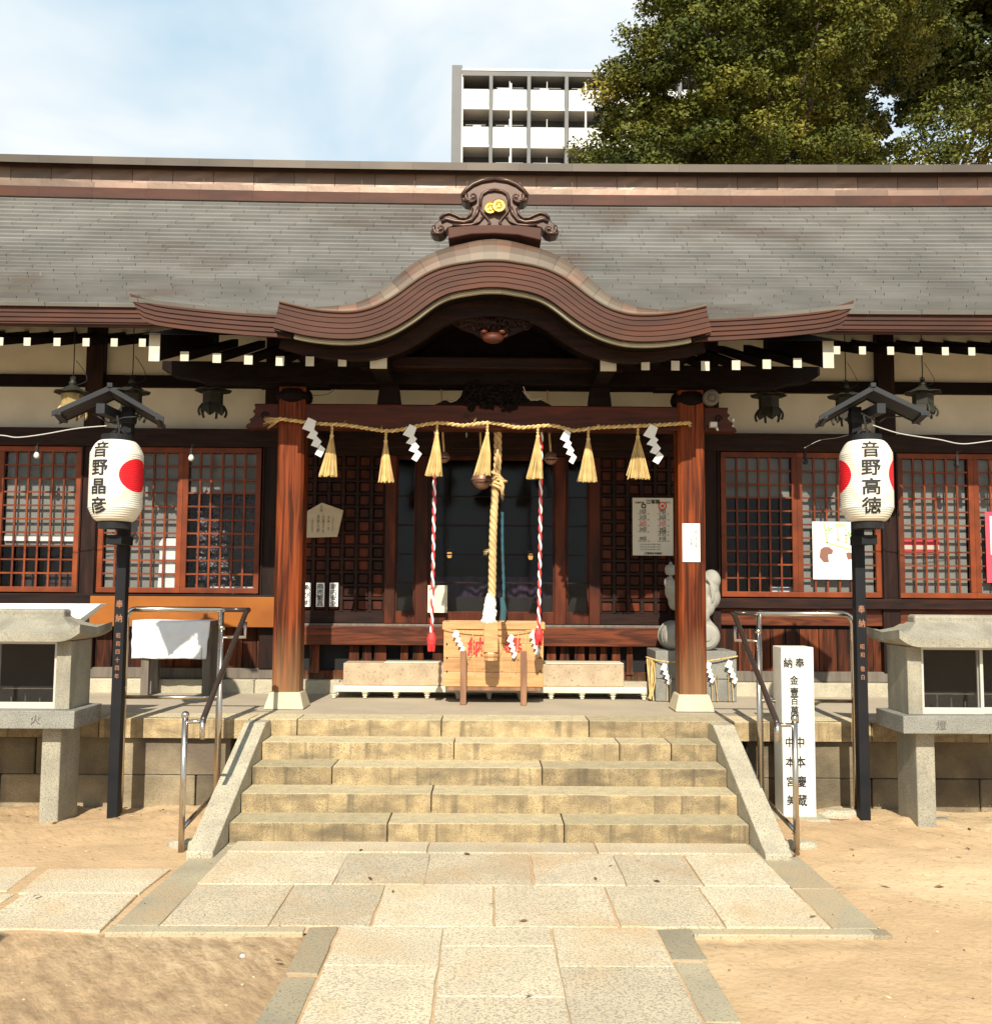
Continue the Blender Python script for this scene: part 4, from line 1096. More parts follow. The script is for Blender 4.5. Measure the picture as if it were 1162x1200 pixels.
# ------------------------------------------------------------------ bell ropes and bells
GY = 8.30
def bell(px, py, r, label):
    c = at(px,py,GY+.12); b = empty('shrine_bell', c, label, 'bell', 'round copper bells under the porch')
    m = MB(); m.ell(c, (r,r,r), 20, 14); m.lathe((c.x,c.y,c.z-.012), [(r*1.0,0),(r*1.07,.004),(r*1.07,.020),(r*1.0,.024)], 24); m.build('bell_body', M['bell'], b, smooth=True)
    m = MB(); m.tube([c+Vector((-r*.7,-r*.75,-r*.3)), c+Vector((0,-r*.98,-r*.35)), c+Vector((r*.7,-r*.75,-r*.3))], .006, 6); m.build('mouth_slot', M['ink'], b)
    m = MB(); m.tube([c+Vector((0,0,r)), c+Vector((-.01,0,r+.12)), Vector((c.x-.03,c.y,3.35))], .010, 6); m.build('hanger', M['hemp'], b)
bell(564.5,562,.088,'large copper bell half hidden behind the middle tassel'); bell(645,537,.058,'small copper bell beside the right red and white cord')
bell(520,536,.05,'small copper bell hidden behind the left red and white cord tassel')
br_ = empty('bell_rope', at(578,500,GY), 'thick twisted straw bell rope with white paper collar and wooden block', 'bell rope')
m = MB(); path = [at(583,503,GY), at(583,540,GY), at(580,575,GY), at(577.5,630,GY), at(576.5,690,GY), at(575,712,GY)]
m.rope(smooth_path(path, 6), .036, 3, .17, 10, .014, [.45,.55,.5]); m.build('rope_body', M['hemp'], br_, smooth=True)
m = MB(); rn = random.Random(8)
for k in range(5):
    c = at(583+rn.uniform(-3,3), 556+k*3.5, GY-.045); m.tube([c+Vector((-.05,.03,rn.uniform(-.03,.03))), c+Vector((-.02,-.01,.01)), c+Vector((.025,-.015,-.01)), c+Vector((.055,.02,rn.uniform(-.05,.02)))], .012, 8)
m.tube([at(586,560,GY-.05), at(589,570,GY-.06), at(588,580,GY-.05)], [.017,.017,.012], 8)
wisps(m, at(587,572,GY-.05), (.3,-.2,-1), 14, .07, .0028, .35); wisps(m, at(572,645,GY-.04), (-.8,-.3,-.3), 10, .05, .0022, .5)
wisps(m, at(583,520,GY-.05), (0,-.1,-1), 30, .20, .004, .10)
m.build('knot', M['hemp'], br_, smooth=True)
m = MB()
for k in range(9):
    y0 = 697+k*3.7; r = .036+.0036*k+rn.uniform(-.004,.006); c = at(575-.3*k,y0,GY)
    prof_ = [(r*.86,-.03),(r,-.012),(r*.97,.0),(r*.80,.012)]
    b0 = len(m.v); m.lathe(c, prof_, 18)
    for i in range(b0, len(m.v)): v = m.v[i]; m.v[i] = (v[0]+rn.uniform(-.006,.006), v[1]+rn.uniform(-.006,.006), v[2]+rn.uniform(-.004,.004))
m.build('paper_collar', M['sheetw'], br_)
m = MB(); c = at(575,748,GY-.02); hw = 8.2/F*GY; zt1, zt0 = at(575,728,GY).z, at(575,764,GY).z
m.box(c.x-hw, c.x+hw, GY-.06, GY+.06, zt0, zt1); m.build('wooden_block', M['boxwood'], br_, bevel=.006)
m = MB(); zb_, zc_ = at(575,775,GY).z, at(575,763.5,GY).z; m.lathe((c.x,GY,zb_), [(.05,0),(.062,.01),(.058,.03),(.066,.045),(.066,.065),(.06,zc_-zb_)], 8); m.build('block_base', M['boxwood'], br_)
m = MB(); 
for o, w_ in ((0,.009),(.010,.006)):
    pp = smooth_path([at(588,600,GY+.02), at(588,640,GY), at(589.5,690,GY-.01), at(588,726,GY-.02)], 6)
    m.rope([p_+Vector((o,.01,0)) for p_ in pp], w_, 2, .16, 6, .02)
m.tube([at(588,700,GY-.03), at(590,715,GY-.03), at(589,727,GY-.03)], [.018,.028,.026], 8)
m.build('teal_ribbon', M['teal'], br_)
def cord(x0, x1, ytop, ytuft, label, yb):
    t = empty('striped_bell_rope', at(x0,520,GY-.05), label, 'bell rope', 'red and white bell ropes')
    p_ = smooth_path([at(x0+1,503,GY-.05), at(x0,560,GY-.05), at((x0*1.2+x1*.8)/2,650,GY-.06), at(x1,ytuft,GY-.06)], 10)
    m = MB(); m.rope(p_, .0175, 2, .155, 8, .012, [.5,.5]); n = len(m.f)//2
    m.mi = [0]*n+[1]*(len(m.f)-n); m.build('rope_body', [M['red'], M['cloth']], t, smooth=True)
    m = MB(); a = at(x1,ytuft-2,GY-.07); b = at(x1,yb,GY-.07); H = a.z-b.z
    m.lathe((a.x,a.y,b.z+H*.25), [(.022,0),(.036,H*.15),(.040,H*.4),(.032,H*.6),(.020,H*.75)], 14)
    for k in range(40):
        an = rn.uniform(0,6.28); q = Vector((a.x+.03*math.cos(an), a.y+.03*math.sin(an), b.z+H*.5)); m.tube([q, Vector((a.x+.026*math.cos(an+.3), a.y+.026*math.sin(an+.3), b.z+H*rn.uniform(0,.15)))], .0045, 4)
    m.build('tuft', M['red'], t)
cord(509,505.5,500,743,'left red and white twisted rope ending in a red tuft',764)
cord(633.5,631,500,738,'right red and white twisted rope ending over the offertory box',757)

# ------------------------------------------------------------------ offertory box and its stand
OBY = 8.55
ob = empty('offertory_box', (at(577,760,OBY).x, OBY, PZ), 'open wooden offertory box with red lettering in front of the doors', 'offertory box')
m = MB(); x0, x1 = at(519.5,770,OBY).x, at(636.5,770,OBY).x; z0, z1 = at(577,805,OBY).z, at(577,737.5,OBY).z
hb_ = (z1-z0)/4
for k in range(4): m.box(x0, x1, OBY+.001*k, OBY+.40, z0+hb_*k+.001, z0+hb_*(k+1)-.001, random.random())
m.build('box_body', M['boxwood'], ob, bevel=.003)
m = MB(); m.box(x0-.012, x1+.012, OBY-.012, OBY+.05, z1, at(577,729,OBY).z); m.box(x0-.012,x1+.012,OBY+.36,OBY+.41,z1,at(577,729,OBY).z)
m.box(x0-.012,x0+.03,OBY+.05,OBY+.36,z1,at(577,729,OBY).z); m.box(x1-.03,x1+.012,OBY+.05,OBY+.36,z1,at(577,729,OBY).z)
for k in range(9): xx = x0+.06+(x1-x0-.12)*k/8; m.box(xx-.012,xx+.012,OBY+.05,OBY+.36,z1-.02,z1+.01)
m.build('top_rim', M['boxwood'], ob, bevel=.003)
for a in (542.5, 613.5):
    Yl = 8.44; xl = at(a,800,Yl).x
    for yy in (Yl, OBY+.42):
        m = MB(); m.box(xl-.026, xl+.026, yy, yy+.09, PZ, at(577,763.5,Yl).z, .5); m.build('leg', M['postwood'], ob, bevel=.003)
m = MB(); m.box(x0+.03,x1-.03,OBY-.02,OBY+.5,z0-.03,z0-.002); m.build('base_frame', M['postwood'], ob)
m = MB()
for c, a, b in (('納',558,758),('奉',601,757)): q = at(a,b,OBY-.004); flat_text(m, c, q.x, q.y, q.z, .165, .175, .02)
m.build('lettering', M['redink'], ob)
m = MB()
for a in (523.5, 632.5):
    for b in (755,771,787): q = at(a,b,OBY-.004); m.ell(q,(.008,.005,.008),8,6)
m.build('nail_head', M['bronze'], ob)
bd = empty('box_rope', at(577,740,OBY), 'thin straw rope with paper streamers tied round the offertory box', 'straw rope')
m = MB(); pp = smooth_path([at(518,737,OBY-.02), at(545,740,OBY-.03), at(577,742,OBY-.03), at(605,741,OBY-.03), at(637,736,OBY-.02)], 6); m.rope(pp, .0065, 2, .04, 5, .012, [.3,.7])
for a, b, l in ((554,742,.36),(567,742,.3),(600,744,.36),(607,742,.34),(545,750,.2),(617,741,.3),(588,745,.3)):
    q = at(a,b,OBY-.02); m.tube([q, q+Vector((rn.uniform(-.02,.02),-.01,-l*.5)), q+Vector((rn.uniform(-.03,.03),0,-l))], .0028, 4, True, .8)
for a, b, dx in ((560,758,-.1),(562,757,.08),(590,757,-.05),(590,756,.13)):
    q = at(a,b,OBY-.015); m.tube([q, q+Vector((dx,0,-.12))], .0025, 4)
m.build('rope_body', M['straw'], bd)
shide(533,738,543,765,None,OBY-.04,.95,parent=bd); shide(598,743,603,772,None,OBY-.04,.8,parent=bd); shide(624,738,630,768,None,OBY-.04,.8,parent=bd)
# ------------------------------------------------------------------ low bench with carpeted step
bn = empty('low_bench', (0, 8.9, PZ), 'long low cream bench on short turned legs behind the offertory box', 'bench')
BNY = 8.88; m = MB(); x0, x1 = at(390,808,BNY).x, at(758,808,BNY).x; zt_, zb_ = at(577,805,BNY).z, at(577,812,BNY).z
m.box(x0,x1,BNY,BNY+.36,zb_,zt_); m.build('bench_top', M['cream'], bn, bevel=.008)
lx = [xat(394,BNY), xat(428,BNY)]; st_ = (xat(754,BNY)-xat(394,BNY))/10
proto = None
for k in range(11):
    for yy in (BNY+.03, BNY+.32):
        x = xat(394,BNY)+st_*k
        if proto is None:
            m = MB(); h = zb_-PZ; m.lathe((x,yy,PZ), [(.014,0),(.018,.004),(.016,.015),(.024,.024),(.024,.030),(.018,.034),(.030,h-.012),(.036,h)], 12); proto = m.build('leg', M['cream'], bn, smooth=False); px0 = x; py0 = yy
        else:
            a = proto.copy(); COL.objects.link(a); a.location = Vector((x-px0, yy-py0, 0))
st2 = empty('carpeted_step', (0, 8.95, zt_), 'speckled beige covered step block standing on the low cream bench', 'step block')
m = MB(); m.box(xat(402,8.93,790), xat(731,8.93,790), 8.93, 9.2, zt_+.001, at(577,778,8.93).z); m.build('block_body', M['carpet'], st2, bevel=.008)
m = MB(); zz = at(577,778,8.93).z; m.box(xat(640,8.93), xat(730,8.93), 8.925, 9.2, zz+.001, zz+.012); m.box(xat(452,8.93), xat(520,8.93), 8.93, 9.15, zz+.001, zz+.008); m.build('cover_sheet', M['cream'], st2, bevel=.003)
# small wooden box left of the statue base
# ------------------------------------------------------------------ statue
stp = empty('statue_pedestal', (at(811,800,8.78).x, 8.78, PZ), 'grey granite pedestal under the stone figure', 'pedestal')
sx0, sx1 = xat(768,8.78,790), xat(863,8.78,790); zt2 = at(811,763,8.78).z; zm = at(811,796,8.78).z
m = MB(); m.box(sx0,sx1,8.78,9.26,zm+.002,zt2,.6); m.box(sx0-.0,sx1,8.785,9.26,PZ,zm-.002,.3); m.build('pedestal_block', M['granite_g'], stp, bevel=.008)
pr = empty('pedestal_rope', at(811,776,8.76), 'thin straw rope with paper streamers round the statue pedestal', 'straw rope')
m = MB(); m.rope(smooth_path([at(757,770,8.85), at(775,775,8.74), at(811,776,8.75), at(840,773,8.74), at(864,769,8.76)], 6), .009, 2, .05, 5, .012, [.4,.7])
for a in (759,761,763,764,766,758,765): q = at(a,772,8.80); m.tube([q, q+Vector((rn.uniform(-.02,.02),-.01,-.19)), q+Vector((rn.uniform(-.03,.03),0,-.37+rn.uniform(0,.05)))], .006, 4, True, rn.random())
for a in (781,786,833,837,841,853,857): q = at(a,790,8.75); m.tube([q, q+Vector((rn.uniform(-.02,.03),0,-.24))], .0035, 4, True, rn.random())
m.build('rope_body', M['straw'], pr)
shide(777,777,785,803,None,8.73,.9,parent=pr); shide(829,775,835,801,None,8.73,.9,parent=pr); shide(853,773,862,802,None,8.73,.9,parent=pr)
figure = empty('stone_statue', (at(811,760,9.0).x, 9.0, zt2), 'grey stone lucky god with sack and mallet standing on two rice bales', 'statue')
cx = figure.location.x; q = lambda a, b, Y=8.98: at(a,b,Y)
m = MB()
def E_(px, py, rx, ry, rz, dy=0, rot=None): c = q(px,py); m.ell((c.x,c.y+dy,c.z),(rx,ry,rz),18,12,.5,rot)
E_(812,708,.155,.13,.20); E_(812,733,.175,.14,.14); E_(812,682,.13,.11,.12); E_(800,740,.10,.13,.11,-.02); E_(826,740,.10,.13,.11,-.02)
E_(812,654,.085,.08,.095); E_(812,643,.105,.09,.045); E_(812,638,.07,.07,.045)      # head and soft cap
E_(804,657,.022,.03,.03,-.01); E_(820,657,.022,.03,.03,-.01); E_(812,656,.014,.03,.018,-.075); E_(806,660,.03,.02,.018,-.06); E_(818,660,.03,.02,.018,-.06); E_(812,668,.045,.045,.04,-.04)
E_(800,655,.012,.03,.03); E_(824,655,.012,.03,.03)
E_(786,692,.062,.07,.095,-.02); E_(783,683,.05,.055,.06,-.04); E_(790,704,.06,.07,.09)   # raised right arm
E_(829,690,.11,.12,.13,.03); E_(834,680,.085,.11,.10,.03); E_(828,710,.07,.08,.10,-.02); E_(832,700,.10,.11,.12,.03)  # sack over the shoulder

for k in range(5):
    a0 = 800+k*6; m.tube([q(a0,698+k*2,8.86), q(a0-2,715,8.845), q(a0-1,738,8.85)], .010, 6)
for k in range(3): m.tube([q(824+k*5,672+k*4,8.88), q(832+k*3,684+k*3,8.87), q(834,700+k*3,8.88)], .011, 6)
E_(797,722,.05,.08,.10,-.05); E_(822,722,.06,.08,.10,-.05)
m.build('figure_body', M['statue'], figure, remesh=.010)
m = MB(); c = q(785.5,668,8.93); m.lathe((c.x,c.y,c.z-.05), [(.015,0),(.042,.008),(.050,.03),(.050,.07),(.042,.092),(.018,.10),(.014,.115),(.008,.125)], 18)
m.tube([c+Vector((0,0,-.04)), c+Vector((0,-.005,-.12))], .016, 8); m.build('mallet', M['statue'], figure, smooth=False)
for a, b in ((795.5,746.5),(829,747)):
    m = MB(); c = q(a,b,8.80); r = .128; rot = Matrix.Rotation(R(90),3,'X'); 
    m.lathe((c.x,8.84,at(811,746.5,8.8).z+.0), [(.02,.03),(.035,.03),(.04,.02),(.09,.018),(.115,.0),(.130,-.04),(.133,-.18),(.130,-.32),(.11,-.37),(.0,-.38)], 26, rot=rot)
    for k in range(2): m.lathe((c.x,8.84,at(811,746.5,8.8).z), [(.132,-.06-.2*k),(.139,-.07-.2*k),(.139,-.085-.2*k),(.132,-.095-.2*k)], 26, rot=rot, cap=False)
    m.build('rice_bale', M['statue'], figure, smooth=False)
# ------------------------------------------------------------------ notices and signs on the hall front
def plate(name, x0, y0, x1, y1, Y, mt, d=.008, pts=None, parent=None):
    m = MB()
    if pts: m.prism([(at(a,b,Y).x, at(a,b,Y).z) for a, b in pts][::-1], 'y', Y, Y+d)
    else: m.pbox(x0,y0,x1,y1,Y,d)
    return m.build(name, M[mt], parent)
s_ = plate('wooden_sign', 0,0,0,0, 9.28, 'ema', .03, [(358,600),(377,589),(402,598),(395,629),(358,630)]); tag(s_, 'pale five-sided wooden plaque with columns of writing behind the left pillar', 'sign')
m = MB()
def tiny_col(m, s, px, py0, py1, Y, w):
    a = at(px,py0,Y); b = at(px,py1,Y); p_ = (a.z-b.z)/len(s); column_text(m, s, a.x, Y, a.z, p_, w, p_*1.0)
for s, px, a, b, w_ in (('文殊',376.5,592,600,.028),('大黒天社',379,603,625,.026),('南無大師',373,603,624,.03),('奉納一同',385,604,622,.022),('八月十五日',390,604,623,.020),('吉日',366,608,624,.02)): tiny_col(m, s, px, a, b, 9.277, w_)
m.build('lettering', M['inkdim'], s_)
for i, (a, b, s, lab) in enumerate(((355,364,'ゑびす','left white sticker half hidden behind the left pillar'),(370.5,380,'商売繁昌','middle white lucky charm sticker with purple black writing'),(386,396,'家内安全','right white lucky charm sticker nearest the door'))):
    o = plate('charm_sticker', a,683,b,711,9.36,'sheetw',.004); tag(o, lab, 'sticker', 'white charm stickers on the left lattice door')
    m = MB(); zz = at((a+b)/2,684,9.355); zb2 = at((a+b)/2,710.5,9.355); column_text(m, s, zz.x, 9.356, zz.z, (zz.z-zb2.z)/len(s), .068, .056, .01); m.build('lettering', M['ink'], o)
po_ = plate('schedule_poster', 741,583.5,788.5,651,9.27,'poster',.012); tag(po_, 'cream schedule notice in two columns on the right lattice door', 'poster')
m = MB(); r_ = MB(); YY = 9.267
def tx(mb, s, px, py, w, h=None, bold=0): a = at(px,py,YY); flat_text(mb, s, a.x, YY, a.z, w, h, bold)
tx(m,'江塚祭',765,588,.045,.045,.03); tx(m,'年間行事',749,589,.022,.022,.02); tx(m,'(毎月)',782,589,.02); tx(m,'○',754,593,.055,.055,.06); tx(r_,'⊗',776,593,.055,.055,.06)
for k, (a, b) in enumerate((('13日','19日'),('21日','22日'),('23日','23日'),('24日','24日'),('','27日'),('30日','31日'))):
    t = r_ if k == 2 else m; y = 599+7*k-(3 if k > 3 else 0)
    if a: tx(t,a,753,y,.034,.04,.02); tx(m,'午前十時より 祭',754,y+3.2,.0155,.017)
    tx(t,b,776,y,.034,.04,.02); tx(m,'午後一時より 祭',777,y+3.2,.0155,.017)
for y in (638,641,644): tx(m,'正月元旦祭 節分祭 夏祭り 秋祭り',762,y,.014,.014)
tx(m,'江塚神社社務所',765,648.5,.024,.024,.03)
m.build('lettering', M['ink'], po_); r_.build('red_lettering', M['redink'], po_)
o = plate('blank_notice', 501,686,524,718,9.34,'cream',.006); tag(o, 'blank pale sheet on the lower left of the glass door', 'notice')
o = plate('pillar_notice', 799.5,613.5,820,658.5,8.075,'sheetw',.006); tag(o, 'white paper notice pasted on the right pillar', 'notice')
m = MB(); YY = 8.072; 
for s, px, a, b in (('参拝案内',815,620,650),('御願い',810,630,645)): tiny_col(m, s, px, a, b, YY, .018)
m.build('lettering', M['inkdim'], o)
# posters on the right hand windows
o = plate('painted_poster', 952,611.5,1000,679,9.335,'sheetw',.004); tag(o, 'white poster with green plants and brown shapes on the right window', 'poster')
m = MB()
def pp_(mb, pts, Y=9.332): mb.prism([(at(a,b,Y).x, at(a,b,Y).z) for a, b in pts][::-1], 'y', Y, Y+.002)
g1, g2, g3 = MB(), MB(), MB()
for x_, y_ in ((972,622),(995,628)):
    for k in range(6): an = k*1.05; pp_(g1, [(x_,y_),(x_+4*math.cos(an)-1,y_+4.5*math.sin(an)),(x_+5*math.cos(an+.4),y_+5*math.sin(an+.4))])
for a in ([(964,612.5),(966,612.5),(970,636),(968,637)],[(968,635),(997,643),(996,645),(968,637)],[(978,614),(990,614),(989,617),(979,617)],[(980,617),(981.5,617),(983,634),(981,633)],[(989,617),(990.5,617),(992,636),(990.5,636)]): pp_(g2, a)
pp_(g3, [(961,644),(965,641),(971,641),(976,645),(975,649),(970,650),(971,659),(965,659),(960,653)]); pp_(g3, [(991,648),(995,647),(999,649),(998,655),(993,656)])
g1.build('plant_drawing', M['green'], o); g2.build('frame_drawing', M['tan'], o); g3.build('figure_drawing', M['brown'], o)
o = plate('red_edged_poster', 1155,600,1200,683,9.335,'pink',.004); tag(o, 'red edged poster at the right end of the window', 'poster')
m = MB(); m.pbox(1160,605,1196,650,9.331,.003); m.build('poster_sheet', M['sheetw'], o)
# things seen behind the panes
o = plate('reflection_box', 1057,631,1101,649,9.42,'pink',.02); tag(o, 'red and cream box standing in for a reflection in the right window panes', 'box')  # solid box in place of a reflection on the panes
m = MB(); m.pbox(1054,639,1100,644,9.412,.006); m.build('reflection_band', M['cream'], o)
m = MB(); Y = 9.40
m.prism([(at(a,b,Y).x, at(a,b,Y).z) for a, b in ((184,694),(187,650),(186,637),(190,631),(212,631),(215,640),(216,694))][::-1], 'y', Y, Y+.012); tag(m.build('white_sack', M['cloth'], bevel=.004), 'white sack standing behind the left window panes', 'sack')
m = MB(); m.pbox(5,627,90,634,9.40,.04); tag(m.build('light_shelf', M['cloth']), 'pale horizontal shelf behind the far left window', 'shelf')
m = MB()
for a, b in ((18,45),(48,90)):
    m.pbox(a,640,b,652,9.7,.05); m.pbox(a+2,655,b-2,694,9.75,.05)
tag(m.build('stacked_chairs', M['brownitem'], bevel=.02), 'shadowy stacked chairs behind the far left window', 'chairs')
m = MB(); m.pbox(218,581,302,699,9.62,.02); 
mm = m.build('plastic_sheet', mat('dark_plastic', (.03,.025,.035), (.012,.010,.014), 7, .25, bump=.06, bscale=9)); tag(mm, 'dark crumpled plastic sheet behind the left window', 'plastic sheet')
m = MB(); m.pbox(246,687,302,694,9.5,.03); tag(m.build('white_papers', M['cloth'], bevel=.004), 'white papers lying on the sill behind the dark plastic sheet', 'papers')
m = MB(); m.pbox(902,688,928,694,9.5,.05); tag(m.build('white_bundle', M['cloth'], bevel=.004), 'small pale bundle behind the shaded right window', 'bundle')
for i, (a, b, lab) in enumerate(((526.5,649,'left of the two small lit lamps inside the hall'),(621.5,651,'right of the two small lit lamps inside the hall'))):
    l_ = empty('interior_lamp', at(a,b,11.5), lab, 'lamp', 'small lamps inside the hall'); c = at(a,b,11.5)
    m = MB(); m.lathe((c.x,c.y,c.z-.05), [(.02,0),(.03,.02),(.034,.06),(.02,.07)], 6); m.build('lamp_glass', M['lamp'], l_)
    m = MB(); m.lathe((c.x,c.y,c.z+.05), [(.07,0),(.05,.03),(.015,.06)], 6); m.tube([(c.x,c.y,c.z+.1),(c.x,c.y,3.6)], .004, 4); m.build('lamp_cap', M['bronze'], l_)
# ------------------------------------------------------------------ hanging bronze lanterns
def hang_lantern(px, ytop, ybot, Y, label, mt='bronze', wpx=25):
    c = at(px, (ytop+ybot)/2, Y); zt_, zb_ = at(px,ytop,Y).z, at(px,ybot,Y).z; H = zt_-zb_; r = wpx/2/F*Y
    e = empty('hanging_lantern', (c.x,Y,zb_), label, 'hanging lantern', 'bronze lanterns hanging under the eaves')
    m = MB(); m.lathe((c.x,Y,zb_+H*.30), [(r*.92,0),(r*1.0,H*.02),(r*.96,H*.05),(r*.96,H*.33),(r*1.02,H*.35),(r*1.0,H*.38)], 6, .5); m.build('lantern_body', M[mt], e)
    m = MB()
    for k in range(6):
        a = math.pi*2*(k+.5)/6+.52; a2 = a
        cx_, cy_ = c.x+math.cos(a)*r*.83, Y+math.sin(a)*r*.83
        m.box(-r*.28, r*.28, -.003, .003, zb_+H*.36, zb_+H*.60)
        for i in range(len(m.v)-8, len(m.v)): v = m.v[i]; m.v[i] = (cx_-math.sin(a)*v[0]+math.cos(a)*v[1], cy_+math.cos(a)*v[0]+math.sin(a)*v[1], v[2])
    m.build('side_panel', M['bronze_lit' if mt != 'bronze' else 'bronze'], e)
    m = MB(); n = 36; vs = []
    for i, (rr_, zz) in enumerate(((.25,.92),(.6,.84),(1.1,.74),(1.55,.69))):
        for k in range(n):
            a = 2*math.pi*k/n; f = 1+.12*abs(math.cos(3*a))*(i/3); vs.append((c.x+math.cos(a)*r*rr_*f, Y+math.sin(a)*r*rr_*f, zb_+H*(zz+.03*abs(math.cos(3*a))*(i/3))))
    m.add(vs, [(i*n+k, i*n+(k+1)%n, (i+1)*n+(k+1)%n, (i+1)*n+k) for i in range(3) for k in range(n)]); m.build('lantern_roof', M['bronze'], e, solid=.006)
    m = MB(); m.lathe((c.x,Y,zb_+H*.90), [(r*.2,0),(r*.32,.012),(r*.36,.03),(r*.2,.05),(.005,.075)], 10); m.tube([(c.x+.02*math.cos(t*.63),Y,zb_+H*.98+.04+.02*math.sin(t*.63)) for t in range(10)], .004, 5, closed=True); m.build('jewel_finial', M['bronze'], e, smooth=True)
    m = MB()
    for k in range(6):
        a = math.pi*2*k/6+.52+.52; ca, sa = math.cos(a), math.sin(a)
        # apron petal below and curled foot
        pts = [(-r*.5,H*.31),(r*.5,H*.31),(r*.40,H*.16),(0,H*.08),(-r*.40,H*.16)]
        vs = [(c.x+ca*(r*.9+.2*r*(1-zz/(H*.31)))-sa*u, Y+sa*(r*.9+.2*r*(1-zz/(H*.31)))+ca*u, zb_+zz) for u, zz in pts]; m.add(vs, [(0,1,2,3,4)])
        a += .52; ca, sa = math.cos(a), math.sin(a)
        m.tube([(c.x+ca*r*(.95+.35*math.sin(t*.5)), Y+sa*r*(.95+.35*math.sin(t*.5)), zb_+H*(.33-.065*t)) for t in range(6)], .009, 6)
    m.build('foot_apron', M[mt], e, solid=.005)
    m = MB(); m.tube([(c.x,Y,zb_+H*.98+.05),(c.x+.003,Y,zb_+H*.98+.12),(c.x,Y,min(4.2,zE-hE+.02+.33*(Y-EY)))], .005, 5); m.tube(smooth_path([(c.x+.03,Y,zb_+H*.92),(c.x+.11,Y+.01,zb_+H*1.05),(c.x+.09,Y+.02,zb_+H*1.3),(c.x+.02,Y,zb_+H*1.6)],5), .003, 4); m.build('hanger', M['cable'], e)
hang_lantern(84.5,448,491,8.25,'leftmost hanging lantern under the left eave, sunlight painted into its brighter bronze','bronze_lit')
hang_lantern(154,446,494,8.55,'dark hanging lantern behind the left post lamp roof')
hang_lantern(249.5,446,488,8.6,'dark hanging lantern nearest the left pillar, against white plaster')
hang_lantern(900.5,452,493,8.6,'dark hanging lantern nearest the right pillar, against white plaster')
hang_lantern(991,452,497,8.55,'dark hanging lantern behind the right post lamp roof')
hang_lantern(1081,449,489,8.4,'rightmost hanging lantern under the right eave')
# bulbs and cables
def bulb(px, py, Y, label, lit=True):
    c = at(px,py,Y); b = empty('light_bulb', c, label, 'light bulb', 'bare bulbs hanging along the eaves')
    m = MB(); m.lathe((c.x,c.y,c.z-.035), [(.003,0),(.018,.005),(.026,.02),(.026,.035),(.016,.055),(.014,.06)], 14); m.build('bulb_glass', M['bulb' if lit else 'cable'], b, smooth=True)
    m = MB(); m.lathe((c.x,c.y,c.z+.025), [(.016,0),(.016,.05),(.008,.06)], 10); m.tube([(c.x,c.y,c.z+.08),(c.x+.005,c.y,c.z+.15),(c.x,c.y+.1,c.z+.27)], .003, 4); m.tube(smooth_path([(c.x,c.y,c.z+.1),(c.x+.05,c.y,c.z+.15),(c.x+.03,c.y+.05,c.z+.22)],4), .0025, 4); m.build('bulb_socket', M['cable'], b)
bulb(43,533,9.0,'white bare bulb in front of the far left window'); bulb(224,536,9.0,'white bare bulb in front of the middle left window')
bulb(943,540,9.0,'dark bulb socket in front of the shaded right window', False); bulb(1121,544,9.0,'dark bulb socket in front of the right hand window', False)
def cable(pts, Y, r, mt, label):
    m = MB(); m.tube(smooth_path([at(a,b,Y) for a, b in pts], 5), r, 5); tag(m.build('cable', M[mt]), label, 'cable')
cable([(-60,508),(0,510),(20,512.5),(50,509),(90,502),(125,499)], 8.2, .0045, 'cablew', 'pale cable sagging to the left post lamp')
cable([(1022,498),(1050,507),(1078,512),(1100,515),(1125,520),(1150,518),(1190,512)], 8.2, .0045, 'cablew', 'pale cable with knots running from the right post lamp')
cable([(1057,490),(1090,503),(1120,508),(1190,510)], 8.9, .002, 'cablew', 'thin upper wire beside the right plaster wall')
cable([(942,525),(960,516),(980,513),(1000,508)], 8.9, .002, 'cablew', 'thin wire rising from the dark socket above the shaded window')
cable([(361,463),(383,462),(395,452),(398,440)], 9.0, .003, 'cable', 'dark wire looping over the plaster left of the porch')
m = MB(); c = at(835,499,8.08); m.box(c.x-.03,c.x+.03,8.04,8.10,c.z-.015,c.z+.03); m.tube([(c.x+.02,8.03,c.z-.02),(c.x+.03,8.03,c.z-.05)], .012, 6)
tag(m.build('clip_lamp', M['alu'], bevel=.006), 'small metal clip on the right beam end', 'clip lamp')
m = MB(); c = at(858,492,8.2); m.ell(c,(.018,.018,.022),10,8); m.tube([c+Vector((-.02,0,-.02)),c+Vector((-.035,0,-.06)),c+Vector((.01,0,-.05))], .008, 6)
tag(m.build('small_bulb', M['bulb'], smooth=True), 'tiny pale bulb at the tip of the right beam', 'light bulb')
